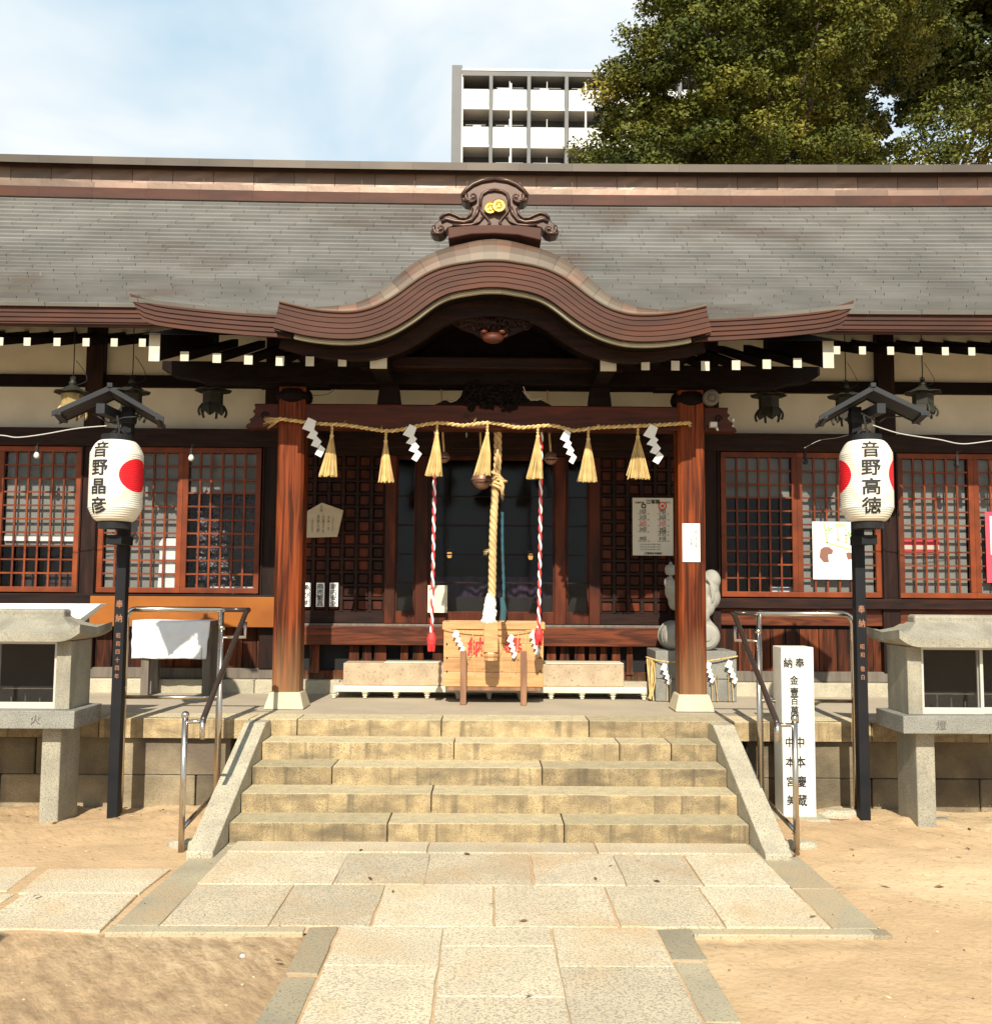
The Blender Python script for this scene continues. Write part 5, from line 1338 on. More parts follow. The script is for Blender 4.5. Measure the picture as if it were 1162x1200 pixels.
# ------------------------------------------------------------------ post lamps with paper lanterns
def post_lamp(s, px, lx, label, llabel, chars, ta, circles, cols):
    Yp = 7.10; xp = xat(px,Yp,690); gz0 = -.09
    e = empty('lamp_post', (xp,Yp,gz0), label, 'lamp post', 'black posts carrying paper lanterns')
    m = MB(); zt_ = at(px,487,Yp).z; m.box(xp-.037,xp+.037,Yp-.037,Yp+.037,gz0,zt_+.06); m.build('post', M['black'], e, bevel=.004)
    zr = at(128 if s < 0 else 1022, 457, 6.95).z; xr = xat(129 if s < 0 else 1021, 6.95, 470)
    r_ = MB(); hw, hd, th = .36, .17, .022; drop = .205
    for sg in (-1, 1):
        vs = []
        for y in (-hd, hd):
            vs += [(0,y,0),(sg*hw,y,-drop),(sg*hw,y,-drop-th),(0,y,-th)]
        r_.add(vs, [(0,1,2,3),(7,6,5,4),(0,4,5,1),(1,5,6,2),(2,6,7,3),(3,7,4,0)])
        # verge boards
        for y in (-hd-.012, hd): r_.add([(0,y,.006),(sg*(hw+.01),y,-drop+.004),(sg*(hw+.01),y,-drop-th-.012),(0,y,-th-.014),(0,y+.012,.006),(sg*(hw+.01),y+.012,-drop+.004),(sg*(hw+.01),y+.012,-drop-th-.012),(0,y+.012,-th-.014)], [(0,1,2,3),(7,6,5,4),(0,4,5,1),(1,5,6,2),(2,6,7,3),(3,7,4,0)])
    r_.box(-.018,.018,-hd-.02,hd+.02,-.01,.022); r_.box(-hw+.02,-hw+.05,-hd-.012,hd+.012,-drop-.02,-drop+.0); r_.box(hw-.05,hw-.02,-hd-.012,hd+.012,-drop-.02,-drop+.0)
    rz = Matrix.Rotation(R(-16*s if s < 0 else -14), 3, 'Z') if s < 0 else Matrix.Rotation(R(-14), 3, 'Z')
    if s < 0: rz = Matrix.Rotation(R(16), 3, 'Z')
    ctr = Vector((xr if s < 0 else xr, 6.98, zr)); r_.v = [tuple(rz @ Vector(v)+ctr) for v in r_.v]; r_.build('lamp_roof', M['roofgrey'], e, bevel=.003)
    m = MB(); q = Vector((ctr.x, 6.80, zr-.16)); m.box(ctr.x-.03,ctr.x+.03,6.78,7.15,zr-.20,zr-.13); m.box(min(xp,ctr.x)-.04,max(xp,ctr.x)+.04,7.06,7.14,zr-.22,zr-.14); m.tube([(xr-.1,6.9,zr-.18),(xr+.02,6.88,zr-.25),(xr+.1,6.95,zr-.2),(xr+.24,6.95,zr-.19)], .005, 5); m.build('bracket', M['roofgrey'], e)
    xl = xat(lx, 6.88, 565)
    m = MB(); m.box(xl-.05,xl+.06,6.86,7.09,at(lx,638,6.88).z,at(lx,627,6.88).z); m.build('lower_arm', M['black'], e, bevel=.004); m = MB(); m.box(xl-.05,xp+.04,6.9,7.06,at(lx,509,6.88).z+.005,at(lx,509,6.88).z+.03); m.build('lantern_arm', M['black'], e, bevel=.004)
    m = MB(); Yt = Yp-.040
    for s2, py, w_ in cols: 
        for i, ch in enumerate(s2): 
            ppy = py+i*(16.5 if w_ > .05 else 9.5); a = at(px,ppy,Yt); flat_text(m, ch, xp, Yt, a.z, w_, w_*1.2, .012)
    m.build('lettering', M['lettergold'], e)
    # lantern
    zt_, zb_ = at(lx,517,6.88).z, at(lx,611.5,6.88).z; H = zt_-zb_; Rr = 29.5/F*6.88; C = Vector((xl,6.88,zb_))
    l_ = empty('paper_lantern', C, llabel, 'paper lantern', 'white paper lanterns on the black posts')
    def rad(t):   # t 0..1 up
        k = min(t, 1-t); return Rr*(.60+.40*min(1,(k/.16))**.5) if k < .16 else Rr*(1.0+.012*math.sin(math.pi*t))
    nseg, nr = 72, 160; vs = []
    for i in range(nr+1):
        t = i/nr; rr_ = rad(t)+.0018*math.sin(t*math.pi*2*38)*(1 if .03 < t < .97 else 0)
        for k in range(nseg): a = 2*math.pi*k/nseg; vs.append((C.x+rr_*math.cos(a), C.y+rr_*math.sin(a), zb_+H*t))
    def isred(az, t):
        return any(math.hypot(((az-c_+180)%360-180)/47.0, (t-.55)/.205) < 1 for c_ in circles)
    m = MB(); fs = []; mi = []
    for i in range(nr):
        for k in range(nseg):
            fs.append((i*nseg+k, i*nseg+(k+1)%nseg, (i+1)*nseg+(k+1)%nseg, (i+1)*nseg+k))
    m.add(vs, fs); body = m.build('lantern_shade', lantern_mat(circles), l_, smooth=True)
    uv = body.data.attributes.new('cyl', 'FLOAT_VECTOR', 'POINT')
    dat = []
    for i in range(nr+1):
        for k in range(nseg): dat += [math.cos(2*math.pi*k/nseg), math.sin(2*math.pi*k/nseg), i/nr]
    uv.data.foreach_set('vector', dat)
    m = MB()
    for j, ch in enumerate(chars):
        tmp = MB(); put_text(tmp, ch, lambda u, v: (u, 0, v), .132, .120, .020)
        bm = bmesh.new(); bvs = [bm.verts.new(v) for v in tmp.v]
        for f in tmp.f:
            try: bm.faces.new([bvs[i] for i in f])
            except ValueError: pass
        for xx in [-.06+.015*i for i in range(9)]: bmesh.ops.bisect_plane(bm, geom=bm.verts[:]+bm.edges[:]+bm.faces[:], plane_co=(xx,0,0), plane_no=(1,0,0))
        zc = zb_+H*(.865-.228*j); bm.verts.index_update(); out = []
        for v in bm.verts:
            zz = zc+v.co.z; t = (zz-zb_)/H; rr_ = rad(t)+.0045-v.co.y; a = R(-90+ta)+v.co.x/Rr
            out.append((C.x+rr_*math.cos(a), C.y+rr_*math.sin(a), zz))
        m.add(out, [[v.index for v in f.verts] for f in bm.faces]); bm.free()
    m.build('lettering', M['ink'], l_)
    m = MB(); m.lathe((C.x,C.y,zt_-.004), [(Rr*.62,0),(Rr*.62,.045),(Rr*.56,.045),(Rr*.56,.0)], 28, cap=False); m.build('top_ring', M['black'], l_)
    m = MB(); m.lathe((C.x,C.y,zb_-.05), [(Rr*.30,0),(Rr*.62,.0),(Rr*.62,.054),(Rr*.3,.054)], 28); m.build('bottom_ring', M['black'], l_)
    m = MB(); m.tube([(C.x,C.y,zt_+.03),(C.x+.01,C.y,zt_+.07),(C.x-.01,C.y,zr-.2)], .008, 6); m.tube([(C.x-.07,C.y,zt_+.04),(C.x,C.y,zt_+.10),(C.x+.07,C.y,zt_+.04)], .004, 5); m.build('hanging_wire', M['cable'], l_)
def lantern_mat(circles):
    m = mat('lantern_paper', (.74,.71,.62), (.67,.63,.52), 3, .65, spec=.3); t = m.node_tree; n = t.nodes; l = t.links; b = n['Principled BSDF']
    base = b.inputs['Base Color'].links[0].from_socket
    a = n.new('ShaderNodeAttribute'); a.attribute_name = 'cyl'; sp = n.new('ShaderNodeSeparateXYZ'); l.new(a.outputs['Vector'], sp.inputs[0])
    def math_(op, x, y=None, z=None):
        q = n.new('ShaderNodeMath'); q.operation = op
        for i, v in enumerate((x, y, z)):
            if v is None: continue
            if isinstance(v, (int, float)): q.inputs[i].default_value = v
            else: l.new(v, q.inputs[i])
        return q.outputs[0]
    cur = base
    for c_ in circles:
        an = R(-90+c_); cx_, cy_ = math.cos(an), math.sin(an)
        dot = math_('MULTIPLY_ADD', sp.outputs[0], cx_, math_('MULTIPLY', sp.outputs[1], cy_))
        ang = math_('ARCCOSINE', dot); u = math_('DIVIDE', ang, R(46)); v = math_('DIVIDE', math_('SUBTRACT', sp.outputs[2], .56), .205)
        d2 = math_('ADD', math_('MULTIPLY', u, u), math_('MULTIPLY', v, v)); inside = math_('LESS_THAN', d2, 1.0)
        x = n.new('ShaderNodeMix'); x.data_type = 'RGBA'; x.inputs[7].default_value = (.68,.012,.02,1); l.new(inside, x.inputs[0]); l.new(cur, x.inputs[6]); cur = x.outputs[2]
    l.new(cur, b.inputs['Base Color']); return m
post_lamp(-1, 143, 136, 'black square lamp post left of the steps with gilt writing', 'left paper lantern with red sun disc facing right', '音野晶彦', -18, (72,252), [('奉納',708,.052),('昭和四十四年',745,.034)])
post_lamp(1, 1006, 1015, 'black square lamp post right of the steps with gilt writing', 'right paper lantern with writing between two red discs', '音野高徳', -11, (79,-101), [('奉納',714,.052),('昭和',758,.034),('敬白',784,.034)])
# ------------------------------------------------------------------ steel handrails
def hrail(s, label):
    g = lambda a: s*a
    e = empty('handrail', (s*2.1, 7.2, 0), label, 'handrail', 'steel handrails flanking the steps')
    Yf = 7.28; xo, xi, xe = 2.70, 2.00, 1.80; r = .021; zt_ = 1.445; zm = .80
    m = MB(); m.tube([(s*xo,Yf,-.06),(s*xo,Yf,zt_-.09)]+[(s*(xo-.07*(1-math.cos(t))),Yf,zt_-.07+.07*math.sin(t)) for t in (0,.4,.8,1.2,1.57)]+[(s*xi,Yf,zt_)], r, 12)
    m.build('frame_tube', M['steel'], e, smooth=True)
    m = MB(); m.tube([(s*xi,Yf,-.06),(s*xi,Yf,zt_)], r, 12); m.build('post', M['steel'], e, smooth=True)
    m = MB(); m.tube([(s*xo,Yf,zm),(s*xi,Yf,zm)], .014, 10); m.build('cross_bar', M['steel'], e, smooth=True)
    m = MB(); m.tube([(s*xi,Yf,zt_),(s*xe,Yf,zt_)], .018, 10); m.tube([(s*xe,Yf,zt_),(s*xe,7.2,zt_-.02),(s*1.79,6.17,.80),(s*1.79,6.15,.77)], .019, 12); m.build('grip_rail', M['rail'], e, smooth=True)
    m = MB(); Yp = 7.18; xp = 1.965; m.tube([(s*xp,Yp,-.03),(s*xp,Yp,1.30)], .019, 12); m.ell((s*xp,Yp,1.315),(.024,.024,.024),12,8)
    m.tube([(s*xp,Yp,1.25),(s*1.795,Yp,1.25),(s*1.795,Yp,1.36)], .013, 10); m.build('post', M['steel'], e, smooth=True)
    m = MB(); Yq = 6.17; xq = 1.905; m.tube([(s*xq,Yq,-.04),(s*xq,Yq,.80)], .019, 12); m.ell((s*xq,Yq,.815),(.025,.025,.025),12,8)
    m.tube([(s*xq,Yq,.775),(s*1.79,Yq,.775)], .014, 10); m.tube([(s*1.79,6.15,.79),(s*1.79,6.15,.67)], .016, 10); m.build('post', M['steel'], e, smooth=True)
    m = MB(); m.tube([(s*xq,Yq,.12),(s*xp,7.18,.14)], .016, 10); m.build('low_bar', M['steel'], e, smooth=True)
hrail(-1, 'steel handrail with dark grip left of the steps'); hrail(1, 'steel handrail with dark grip right of the steps, before the inscribed stone')
# footing stones
def stone(px, py, rx, ry, rz, label, seed, mt='granite_b', z=None):
    c = ground_at(px, py, -.02); rn_ = random.Random(seed); m = MB(); m.ell((0,0,0),(rx,ry,rz),14,9)
    m.v = [tuple(Vector(v)*(1+.12*noise.noise(Vector(v)*14+Vector((seed,0,0))))) for v in m.v]
    m.v = [(c.x+v[0], c.y+v[1], max(-.02, min(v[2], rz*.7))+c.z+.01) for v in m.v]
    tag(m.build('footing_stone' if rx > .05 else 'pebble', M[mt]), label, 'stone', 'small stones round the handrail feet')
stone(217,993,.12,.06,.05,'flat stone at the foot of the left handrail',1); stone(935,994,.12,.07,.05,'flat stone at the foot of the right handrail',2)
stone(985,957,.17,.08,.06,'pale flat stone left of the right lamp post',3); stone(1103,966,.06,.05,.05,'bluish stone beside the right cabinet leg',4,'granite_g'); stone(284,1124,.012,.012,.012,'tiny white pebble on the left sand',5,'marker')
# ------------------------------------------------------------------ inscribed stone marker
MYf = 7.12; mk = empty('inscribed_marker', (xat(936,MYf,900), MYf, -.05), 'white granite marker post carved with donor names', 'stone marker')
m = MB(); xa, xb = xat(917,MYf,900), xat(955.5,MYf,900); zt_ = at(936,758.5,MYf).z; m.box(xa,xb,MYf,MYf+.21,-.04,zt_); m.build('marker_shaft', M['marker'], mk, bevel=.006)
m = MB(); m.box(xa-.10,xb+.07,MYf-.10,MYf+.24,-.12,-.002); m.build('marker_base', M['granite_b'], mk, bevel=.012)
m = MB(); yy = MYf-.002; zf = lambda py: at(936,py,MYf).z; xf = lambda px: xat(px,MYf,850)
for c, a, b, w_ in (('納',924,777,.066),('奉',938,777,.066),('金',931,797,.06),('壹',931,811,.062),('百',931,821.5,.055),('萬',931,833,.062),('圓',931.5,843,.055),
                    ('中',936.5,870,.072),('本',936.8,893,.074),('慶',937.3,916,.074),('蔵',937.8,938,.074),('中',924.5,870,.066),('本',924.8,893,.066),('宮',925.2,916,.066),('美',925.5,938,.066)):
    flat_text(m, c, xf(a)+(.0), yy, zf(b), w_*1.05, w_*1.15, .022)
m.build('lettering', M['ink'], mk)
# ------------------------------------------------------------------ stone candle cabinets
def cabinet(s, label):
    Yf = 6.70; e = empty('stone_cabinet', (s*3.4, Yf, -.06), label, 'stone cabinet', 'stone votive cabinets either side of the steps'); xi = 2.815; xo = 4.0; X = lambda a, b: sorted((s*a, s*b))
    G = M['granite_g']; B = M['cab']
    m = MB(); m.box(*X(xi,xo), Yf, 7.17, .648, .768, .5); m.build('base_slab', G, e, bevel=.006)
    for a in (2.90, 3.78):
        m = MB(); m.box(*X(a+.06,a+.19), Yf+.14, 7.17, -.12, .646, .6); m.build('leg', B, e, bevel=.008)
    Yb = Yf+.075; zb, zt_ = .769, 1.235; xb, xw = 2.885, 2.985
    m = MB(); m.box(*X(xb,xw), Yb, 7.12, zb, zt_, .6); m.box(*X(xo-.07,xo-.17), Yb, 7.12, zb, zt_, .6); m.box(*X(xw,xo-.17), 7.08, 7.12, zb, zt_, .4)
    m.build('cabinet_wall', B, e, bevel=.004)
    m = MB(); m.box(*X(xw+.001,xo-.171), 7.065, 7.078, zb+.001, zt_); m.box(*X(xw+.001,xw+.006), Yb+.07, 7.065, zb+.001, zt_); m.box(*X(xo-.176,xo-.171), Yb+.07, 7.065, zb+.001, zt_); m.box(*X(xw+.001,xo-.171), Yb+.07, 7.065, zt_-.006, zt_); m.build('shade_lining', M['cab_shade'], e)  # added dark lining, paints the cabinet interior as shaded
    xo2 = xo-.17; xm = (xw+xo2)/2
    for a, b, y in ((xw, xm+.015, Yb+.02), (xm-.015, xo2, Yb+.045)):
        m = MB(); z0, z1 = zb+.001, zt_-.001; fr = .022; x0, x1 = X(a,b)
        m.box(x0,x1,y,y+.02,z0,z0+.045); m.box(x0,x1,y,y+.02,z1-fr,z1); m.box(x0,x0+fr,y+.001,y+.019,z0+.045,z1-fr); m.box(x1-fr,x1,y+.001,y+.019,z0+.045,z1-fr)
        f = m.build('window', M['alu'], e, bevel=.002); g_ = MB(); g_.box(x0+fr,x1-fr,y+.009,y+.012,z0+.045,z1-fr); g_.build('pane', M['glass'], f)
    m = MB(); m.box(*X(xw+.01,xo2-.01), Yb+.07, 7.06, zb+.001, zb+.02); m.build('tray', M['cab_shade'], e)
    m = MB()
    rn_ = random.Random(5+s)
    for k in range(7): xx = xw+.08+.1*k; m.tube([(s*xx,6.95,zb+.02),(s*xx,6.95,zb+.02+rn_.uniform(.03,.12))], .006, 6)
    m.tube([(s*(xw+.01),6.88,zb+.13),(s*(xo2-.01),6.88,zb+.13)], .004, 5); m.build('candle_rack', M['greywood'], e)
    # roof: hipped with upturned corners
    hx0, hx1 = xi-.035, xo+.035; hy0, hy1 = Yf-.055, 7.22; n = 16; cxx = (hx0+hx1)/2; zl0 = 1.237
    def rf(u, v):
        x = hx0+(hx1-hx0)*u; y = hy0+(hy1-hy0)*v; du = min(u,1-u)*(hx1-hx0); dv = min(v,1-v)*(hy1-hy0); d = min(du*1.0, dv)
        up = .030*max(0,1-du/.16)**2*max(0,1-dv/.30)+.03*max(0,1-du/.13)**2
        return (s*x, y, zl0+.058+ (.125*(min(d,.235)/.235)**1.15)+up)
    us = [0,.02,.04,.07,.10,.14,.18,.24,.3,.4,.5,.6,.7,.76,.82,.86,.90,.93,.96,.98,1]; vs_ = [0,.04,.1,.2,.3,.4,.5,.6,.7,.8,.9,1]
    m = MB(); m.grid(lambda u, v: rf(u,v), us, vs_)
    m.grid(lambda u, v: (rf(u,v)[0], rf(u,v)[1], rf(u,v)[2]-.058-.125*(min(min(min(u,1-u)*(hx1-hx0), min(v,1-v)*(hy1-hy0)),.235)/.235)**1.15), us, vs_)
    for v in (0,1): m.add([rf(u,v) for u in us]+[(rf(u,v)[0],rf(u,v)[1],rf(u,v)[2]-.058) for u in us], [(i,i+1,i+1+len(us),i+len(us)) for i in range(len(us)-1)])
    for u in (0,1): m.add([rf(u,v) for v in vs_]+[(rf(u,v)[0],rf(u,v)[1],rf(u,v)[2]-.058) for v in vs_], [(i,i+1,i+1+len(vs_),i+len(vs_)) for i in range(len(vs_)-1)])
    m.build('cabinet_roof', B, e)
    m = MB(); m.box(*X(hx0+.20,hx1-.20), 6.86, 6.99, zl0+.13, zl0+.215); m.build('roof_ridge', B, e, bevel=.02)
    m = MB(); 
    for c, dx in (('火' if s < 0 else '燈', .26),):
        flat_text(m, c, s*(xi+dx), Yf-.002, .708, .075, .07, 0)
    m.build('carved_mark', M['inkdim'], e)
    return e
cabinet(-1, 'left stone cabinet with glass front and a white board on its roof'); cabinet(1, 'right stone cabinet with sliding glass panes and bare stone roof')
# white board lying on the left cabinet roof
m = MB(); Y = 6.86
pts = [(-60,708),(98,708.5),(74,733),(-60,736)]
q_ = [at(a,b,Y) for a, b in pts]; vs = [ (v.x,v.y,v.z) for v in q_] + [(q_[0].x,Y+.28,q_[0].z),(q_[1].x+.0,Y+.28,q_[1].z),(q_[2].x+.03,Y+.10,q_[2].z),(q_[3].x,Y+.10,q_[3].z)]
m.v = []; m.add([(x, y+(.16 if i in (0,1) else 0)+(.0), z) for i, (x,y,z) in enumerate(vs)], [(3,2,1,0),(4,5,6,7),(0,1,5,4),(1,2,6,5),(2,3,7,6),(3,0,4,7)])
m.v = [(x, y+.14, z) for x,y,z in m.v]
tag(m.build('white_board', M['sheetw'], bevel=.004), 'white slanted board lying on the left cabinet roof', 'board')
# ------------------------------------------------------------------ cloth covered table on the platform
tb = empty('cloth_covered_table', (xat(199,9.0), 9.05, PZ), 'low wooden table draped with a creased white cloth behind the left handrail', 'table')
TY = 8.95; tx0, tx1 = xat(155,TY,750), xat(246,TY,750); zt_ = at(200,727.5,TY).z; zb_ = at(200,772,TY).z
nx, nz_ = 40, 14
m = MB(); rn = random.Random(4)
def clf(u, v):
    x = tx0+(tx1-tx0)*u; swag = .05*math.exp(-((v-.35-.9*(u-.5)**2)/.10)**2)*.35
    if v <= 0: return (x, TY+.36*(-v), zt_+.003*math.sin(u*9))
    z = zt_-(zt_-zb_)*v; return (x-(.03*v if u > .9 else 0), TY-.006-.005*v*math.sin(u*21+2*v)-swag*.5-.016*noise.noise(Vector((u*4+v*2,v*4-u*2,0)))-.007*noise.noise(Vector((u*11,v*9+u*5,3))), z+.003*math.sin(u*12)*v)
m.grid(clf, [i/nx for i in range(nx+1)], [-1,-.5,-.02,.0001]+[i/nz_ for i in range(1,nz_+1)]); m.build('cloth', M['cloth'], tb, smooth=True, solid=.003)
m = MB(); m.box(tx0+.02,tx1-.02,TY+.005,TY+.35,zt_-.05,zt_-.006); m.build('table_top', M['greywood'], tb)
for a in (168,240):
    for yy in (TY+.02, TY+.28): m = MB(); xx = xat(a,TY,800); m.box(xx-.035,xx+.035,yy,yy+.06,PZ,zt_-.05); m.build('leg', M['greywood'], tb, bevel=.004)

# ------------------------------------------------------------------ stone lanterns beside the path behind the viewer (they throw the corner shadows)
def stone_lantern(x, y, label):
    e = empty('stone_lantern', (x, y, -.03), label, 'stone lantern', 'stone lanterns flanking the near end of the path')
    G = M['granite_g']
    m = MB(); m.frustum(x,y,-.03,.22,.34,.34,.30,.30); m.build('base', G, e, bevel=.01)
    m = MB(); m.lathe((x,y,.22), [(.20,0),(.16,.06),(.125,.3),(.125,.42),(.15,.45),(.15,.51),(.125,.54),(.125,1.0),(.17,1.16)], 20); m.build('shaft', G, e, smooth=False)
    m = MB(); m.lathe((x,y,1.38), [(.18,0),(.33,.09),(.33,.17),(.25,.19)], 6); m.build('platform_block', G, e, bevel=.008)
    m = MB()
    for k in range(6): a = math.pi/3*(k+.5); m.box(x+.19*math.cos(a)-.03, x+.19*math.cos(a)+.03, y+.19*math.sin(a)-.03, y+.19*math.sin(a)+.03, 1.57, 1.90)
    m.lathe((x,y,1.86), [(.22,0),(.22,.05)], 6); m.build('light_chamber', G, e)
    m = MB(); m.lathe((x,y,1.90), [(.30,0),(.52,.02),(.54,.09),(.30,.22),(.14,.36),(.10,.38)], 6); m.build('cap', G, e, bevel=.008)
    m = MB(); m.lathe((x,y,2.27), [(.10,0),(.13,.03),(.09,.07),(.12,.13),(.11,.20),(.01,.30)], 16); m.build('jewel', G, e, smooth=True)
stone_lantern(-2.86, 1.95, 'stone lantern left of the path, behind the viewer, its cap shadow on the sand')
stone_lantern(2.78, 1.95, 'stone lantern right of the path, behind the viewer, its cap shadow on the sand')
# ------------------------------------------------------------------ apartment building
AY = 82.0
M['apt_grey'] = mat('apartment_grey', (.17,.175,.18), (.15,.155,.16), .5, .8)
M['apt_dark'] = mat('apartment_dark_wall', (.085,.088,.095), None, rough=.8)
M['apt_white'] = mat('apartment_white', (.60,.61,.60), (.56,.57,.56), .4, .7)
M['apt_glass'] = mat('apartment_green_glass', (.50,.60,.52), None, rough=.3)
M['apt_win'] = mat('apartment_window', (.05,.06,.07), None, rough=.08)
M['apt_frame'] = mat('apartment_frame', (.45,.46,.47), None, rough=.5)
ap = empty('apartment_building', (at(610,190,AY).x, AY, 0), 'grey modern apartment block with white balconies beyond the shrine roof', 'apartment building')
ax = lambda p: xat(p, AY, 130); az = lambda p: at(610, p, AY).z
x0, x1 = ax(541), ax(1010); fl = az(98)-az(142); ztop = az(84)
m = MB(); m.box(x0, x1, AY+1.9, AY+11, 0, ztop); m.box(x0,x1,AY-.05,AY+11,ztop,ztop+.1); m.build('building_wall', M['apt_dark'], ap)
m = MB(); m.box(ax(529), x0+.02, AY-.1, AY+11, 0, az(77.5)); m.build('end_wall', M['apt_grey'], ap)
m = MB(); m.box(x0+.02, x1+.5, AY-.25, AY+11.2, az(90.5), az(85)); m.build('roof_edge', M['apt_grey'], ap)
m = MB(); m.box(x0+.0, x1+.5, AY-.30, AY+11.3, az(85)+.01, az(82.5)); m.build('roof_coping', M['apt_white'], ap)
bays = [(541,573),(577,617.5),(621,661.5),(666,706),(710,750),(754,794),(798,838),(842,882)]
zb0 = az(126); nfl = int(zb0/fl)
def balcony(i, k):
    a, b = bays[i]; zb = zb0-fl*k; X0, X1 = ax(a), ax(b)
    m = MB(); m.box(X0, X1, AY-.02 if i else AY-.15, AY+1.95, zb-.24, zb-.01); bo = m.build('balcony', M['apt_white'], ap)
    m = MB(); m.box(X0+.03, X1-.03, AY, AY+.06, zb, zb+fl*.47); m.build('parapet', M['apt_glass'] if i == 0 else M['apt_white'], bo)
    if i == 0: m = MB(); m.box(X0+.45,X0+.9,AY-.02,AY+.0,zb,zb+fl*.46); m.box(X0+1.3,X1-.1,AY-.02,AY+.0,zb,zb+fl*.46); m.build('parapet_post', M['apt_white'], bo)
    rnb = random.Random(i*7+k)
    if i: m = MB(); m.box(X0+1.45, X0+1.51, AY+.1, AY+1.9, zb, zb+fl*.72); m.build('partition', M['apt_white'], bo)
    if rnb.random() < .7: m = MB(); m.tube([(X0+.3,AY+.5,zb+fl*.60),(X1-.3,AY+.5,zb+fl*.60)], .03, 5); m.box(X0+.8*rnb.random()+.3, X0+1.3+.5*rnb.random(), AY+.45, AY+.5, zb+fl*.35, zb+fl*.59); m.build('laundry_pole', M['apt_frame'], bo)
    m = MB(); m.box(X0+.05, X1-.05, AY-.01, AY+.07, zb+fl*.47+.01, zb+fl*.47+.05); m.build('hand_rail', M['apt_frame'], bo)
    m = MB(); m.box(X0+.2, X1-.9, AY+1.86, AY+1.89, zb+.05, zb+fl*.74); w_ = m.build('window', M['apt_frame'], bo)
    m = MB(); m.box(X0+.28, (X0+X1-.7)/2-.05, AY+1.84, AY+1.86, zb+.1, zb+fl*.70); m.box((X0+X1-.7)/2+.05, X1-.98, AY+1.84, AY+1.86, zb+.1, zb+fl*.70); m.build('pane', M['apt_win'], bo)
for k in range(4):
    for i in range(len(bays)): balcony(i, k)
m = MB()
for k in range(4, nfl+1):
    for i in range(len(bays)):
        a, b = bays[i]; zb = zb0-fl*k; m.box(ax(a),ax(b),AY,AY+1.95,max(0,zb-.42),max(.02,zb-.02)); m.box(ax(a),ax(b),AY,AY+.06,max(0,zb),max(.1,zb)+fl*.47)
m.build('lower_balconies', M['apt_white'], ap)
for p_ in (573,617.5,661.5,706,750,794,838,882): m = MB(); m.box(ax(p_),ax(p_+4),AY-.3,AY+2,0,az(90)); m.build('column', M['apt_grey'], ap)
for p_ in (541.5,598.5,662.5,686):
    m = MB(); m.tube([(ax(p_),AY-.05,0),(ax(p_),AY-.05,az(98 if p_ != 541.5 else 88))], .09, 6); m.build('rain_pipe', M['apt_white'], ap)
# ------------------------------------------------------------------ trees
def crown(name, clumps, nleaf, size, mt, parent, rnd, jit=.05, dark=0):
    V = []; Fc = []; S = []
    for (c, r, sq) in clumps:
        n = int(nleaf*(r/.7)**2)
        tone = rnd.gauss(-.02, .15)
        ns = max(5, int(15*(r/.7)**2)); per = max(20, int(n/ns))
        for t in range(ns):
            d = Vector((rnd.gauss(0,1), rnd.gauss(0,1), rnd.gauss(.15,1))).normalized()
            rr = r*rnd.uniform(.72,1.0)*(1+.3*noise.noise(d*2.3+c*.7)); sc_ = c+Vector((d.x*rr, d.y*rr, d.z*rr*sq))
            sr_ = rnd.uniform(.17,.30); tt = tone*.6+rnd.gauss(0,.13)
            for k in range(per):
                e = Vector((rnd.gauss(0,1), rnd.gauss(0,1), rnd.gauss(0,1))).normalized()
                p = sc_+Vector((e.x*1.15, e.y*1.15, e.z*.8))*sr_*(1-.5*rnd.random()**2)*(1+.35*noise.noise(e*2.1+sc_*3))
                ax_ = (e*.25+Vector((rnd.gauss(0,1),rnd.gauss(0,1),rnd.gauss(0,.6)-.2))).normalized()
                nn = (e*.8+d*.45+Vector((rnd.gauss(0,.25),rnd.gauss(0,.25),rnd.gauss(0,.25)+.1))).normalized(); side = ax_.cross(nn)
                if side.length < 1e-3: continue
                side.normalize(); L_ = size*rnd.uniform(.7,1.25); w_ = L_*.27
                b = len(V); V += [p-ax_*L_*.5, p+side*w_, p+ax_*L_*.5, p-side*w_]; Fc.append((b,b+1,b+2,b+3)); S.append(min(1,max(0,.44+tt+rnd.gauss(0,.07))))
    me = bpy.data.meshes.new(name); off = wloc(parent)
    arr = np.array([(v.x-off.x, v.y-off.y, v.z-off.z) for v in V], dtype=np.float32)
    me.vertices.add(len(V)); me.vertices.foreach_set('co', arr.ravel()); me.loops.add(len(Fc)*4); me.loops.foreach_set('vertex_index', np.array(Fc, dtype=np.int32).ravel())
    me.polygons.add(len(Fc)); me.polygons.foreach_set('loop_start', np.arange(0, len(Fc)*4, 4, dtype=np.int32)); me.update(calc_edges=True)
    a = me.attributes.new('shade','FLOAT','FACE'); a.data.foreach_set('value', S); me.materials.append(M[mt])
    o = bpy.data.objects.new(name, me); COL.objects.link(o); o.parent = parent; return o
def limbs(base, clumps, parent, r0, rnd, fork):
    m = MB(); fz = Vector(fork)
    m.tube([base, base.lerp(fz,.5)+Vector((.15,0,0)), fz], [r0*1.25, r0, r0*.85], 12); m.build('trunk', M['bark'], parent, smooth=True)
    m = MB()
    for (c, r, s) in clumps:
        if rnd.random() < (.3 if r0 > .47 and c.x < 7.2 else .05):
            mid = fz.lerp(c, .5)+Vector((rnd.uniform(-.4,.4),rnd.uniform(-.4,.4),rnd.uniform(-.1,.5)))
            m.tube([fz+Vector((rnd.uniform(-.2,.2),rnd.uniform(-.2,.2),rnd.uniform(-.6,.4))), mid, c], [.13,.07,.02], 6)
    m.build('limb', M['bark'], parent)
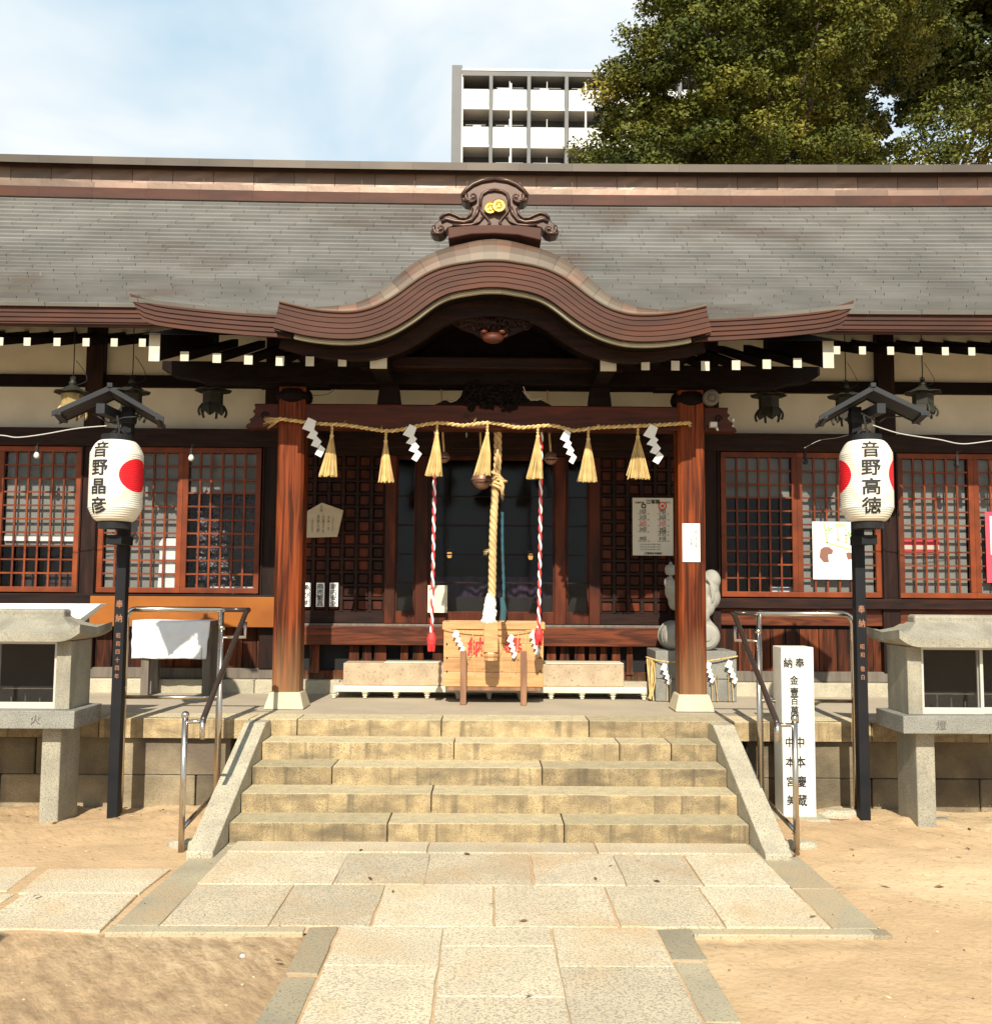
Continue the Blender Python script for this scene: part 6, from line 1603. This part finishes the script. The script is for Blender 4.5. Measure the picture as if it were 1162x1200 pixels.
def inside(px, py, poly):
    c = False; n = len(poly)
    for i in range(n):
        x1_, y1_ = poly[i]; x2_, y2_ = poly[(i+1)%n]
        if (y1_ > py) != (y2_ > py) and px < (x2_-x1_)*(py-y1_)/(y2_-y1_)+x1_: c = not c
    return c
M['leaf_a'] = leaf_mat('olive_leaves', (.026,.040,.008), (.105,.112,.017), (.26,.215,.036))
M['leaf_b'] = leaf_mat('dark_leaves', (.018,.028,.008), (.050,.062,.012), (.12,.12,.02))
rnd = random.Random(21)
ta = empty('camphor_tree', (5.6, 19.6, 0), 'huge dense olive green tree filling the sky right of the apartments', 'tree')
edge = [(775,-8,34),(768,28,30),(752,58,28),(735,85,26),(722,112,28),(708,140,26),(702,170,26),(714,195,28),(745,150,34),(760,100,36),(790,60,40),(800,110,42),(830,150,42),(770,190,38),(812,190,40),(850,110,40),(845,40,44),(880,165,34),(905,120,38),(862,200,30),(920,60,44),(950,120,32),(985,70,36),(960,20,40),(1010,55,28),(1000,20,34),(880,10,44),(795,150,30),(825,165,28),(850,190,30),(735,165,24),(700,190,22),(905,155,28),(945,190,26),(840,80,32),(890,85,30),(925,185,30),(960,175,26),(990,185,28),(1012,178,24),(820,-20,50),(900,-50,60),(980,-40,50)]
cl = [(at(px,py,17.6+(abs(px-880)/110)**1.3*.5+rnd.uniform(-.6,1.3)), r_/F*18.3*1.12, .58) for px, py, r_ in edge]
poly = [(800,-60),(790,40),(755,100),(725,150),(715,200),(990,205),(985,140),(1000,90),(1030,30),(1030,-60)]
while len(cl) < 92:
    px, py = rnd.uniform(700,1030), rnd.uniform(-60,205)
    if inside(px,py,poly): cl.append((at(px,py,rnd.uniform(20.2,23)), rnd.uniform(.5,.95), .58))
for k in range(26): cl.append((Vector((rnd.uniform(4.6,9.5), rnd.uniform(18,22.5), rnd.uniform(13.6,16.2))), rnd.uniform(.8,1.3), .8))
crown('crown', cl, 2500, .088, 'leaf_a', ta, rnd); limbs(Vector((5.6,20.6,0)), cl, ta, .5, rnd, (5.6,20.4,6.5))
tb_ = empty('dark_tree', (11.5, 26, 0), 'taller darker tree standing behind at the upper right', 'tree')
cl = []
poly = [(1000,-60),(1015,60),(1040,100),(1090,95),(1110,130),(1200,120),(1260,60),(1260,-80)]
while len(cl) < 60:
    px, py = rnd.uniform(1000,1260), rnd.uniform(-80,135)
    if inside(px,py,poly): cl.append((at(px,py,rnd.uniform(23,28)), rnd.uniform(.6,1.15), .85))
for px, py in ((1005,125),(1015,150),(1030,165),(1040,185),(1010,190),(985,150),(1050,140),(1005,170)): cl.append((at(px,py,rnd.uniform(24,27)), .42, .9))
crown('crown', cl, 1300, .15, 'leaf_b', tb_, rnd); limbs(Vector((11.8,26,0)), cl, tb_, .45, rnd, (11.4,26,8))
tc2 = empty('bushy_tree', (9.6, 18.5, 0), 'lower sunlit olive bushy tree at the right edge above the ridge', 'tree')
cl = [(at(px,py,18+rnd.uniform(-.4,.6)), r_/F*18, .85) for px, py, r_ in ((1085,150,24),(1110,125,22),(1140,135,26),(1075,180,22),(1115,170,28),(1150,175,26),(1150,110,22),(1185,140,34),(1190,185,34),(1095,200,26),(1062,195,18),(1230,170,40),(1050,200,14))]
crown('crown', cl, 2300, .088, 'leaf_a', tc2, rnd); limbs(Vector((9.6,18.6,0)), cl, tc2, .22, rnd, (9.6,18.5,5.5))
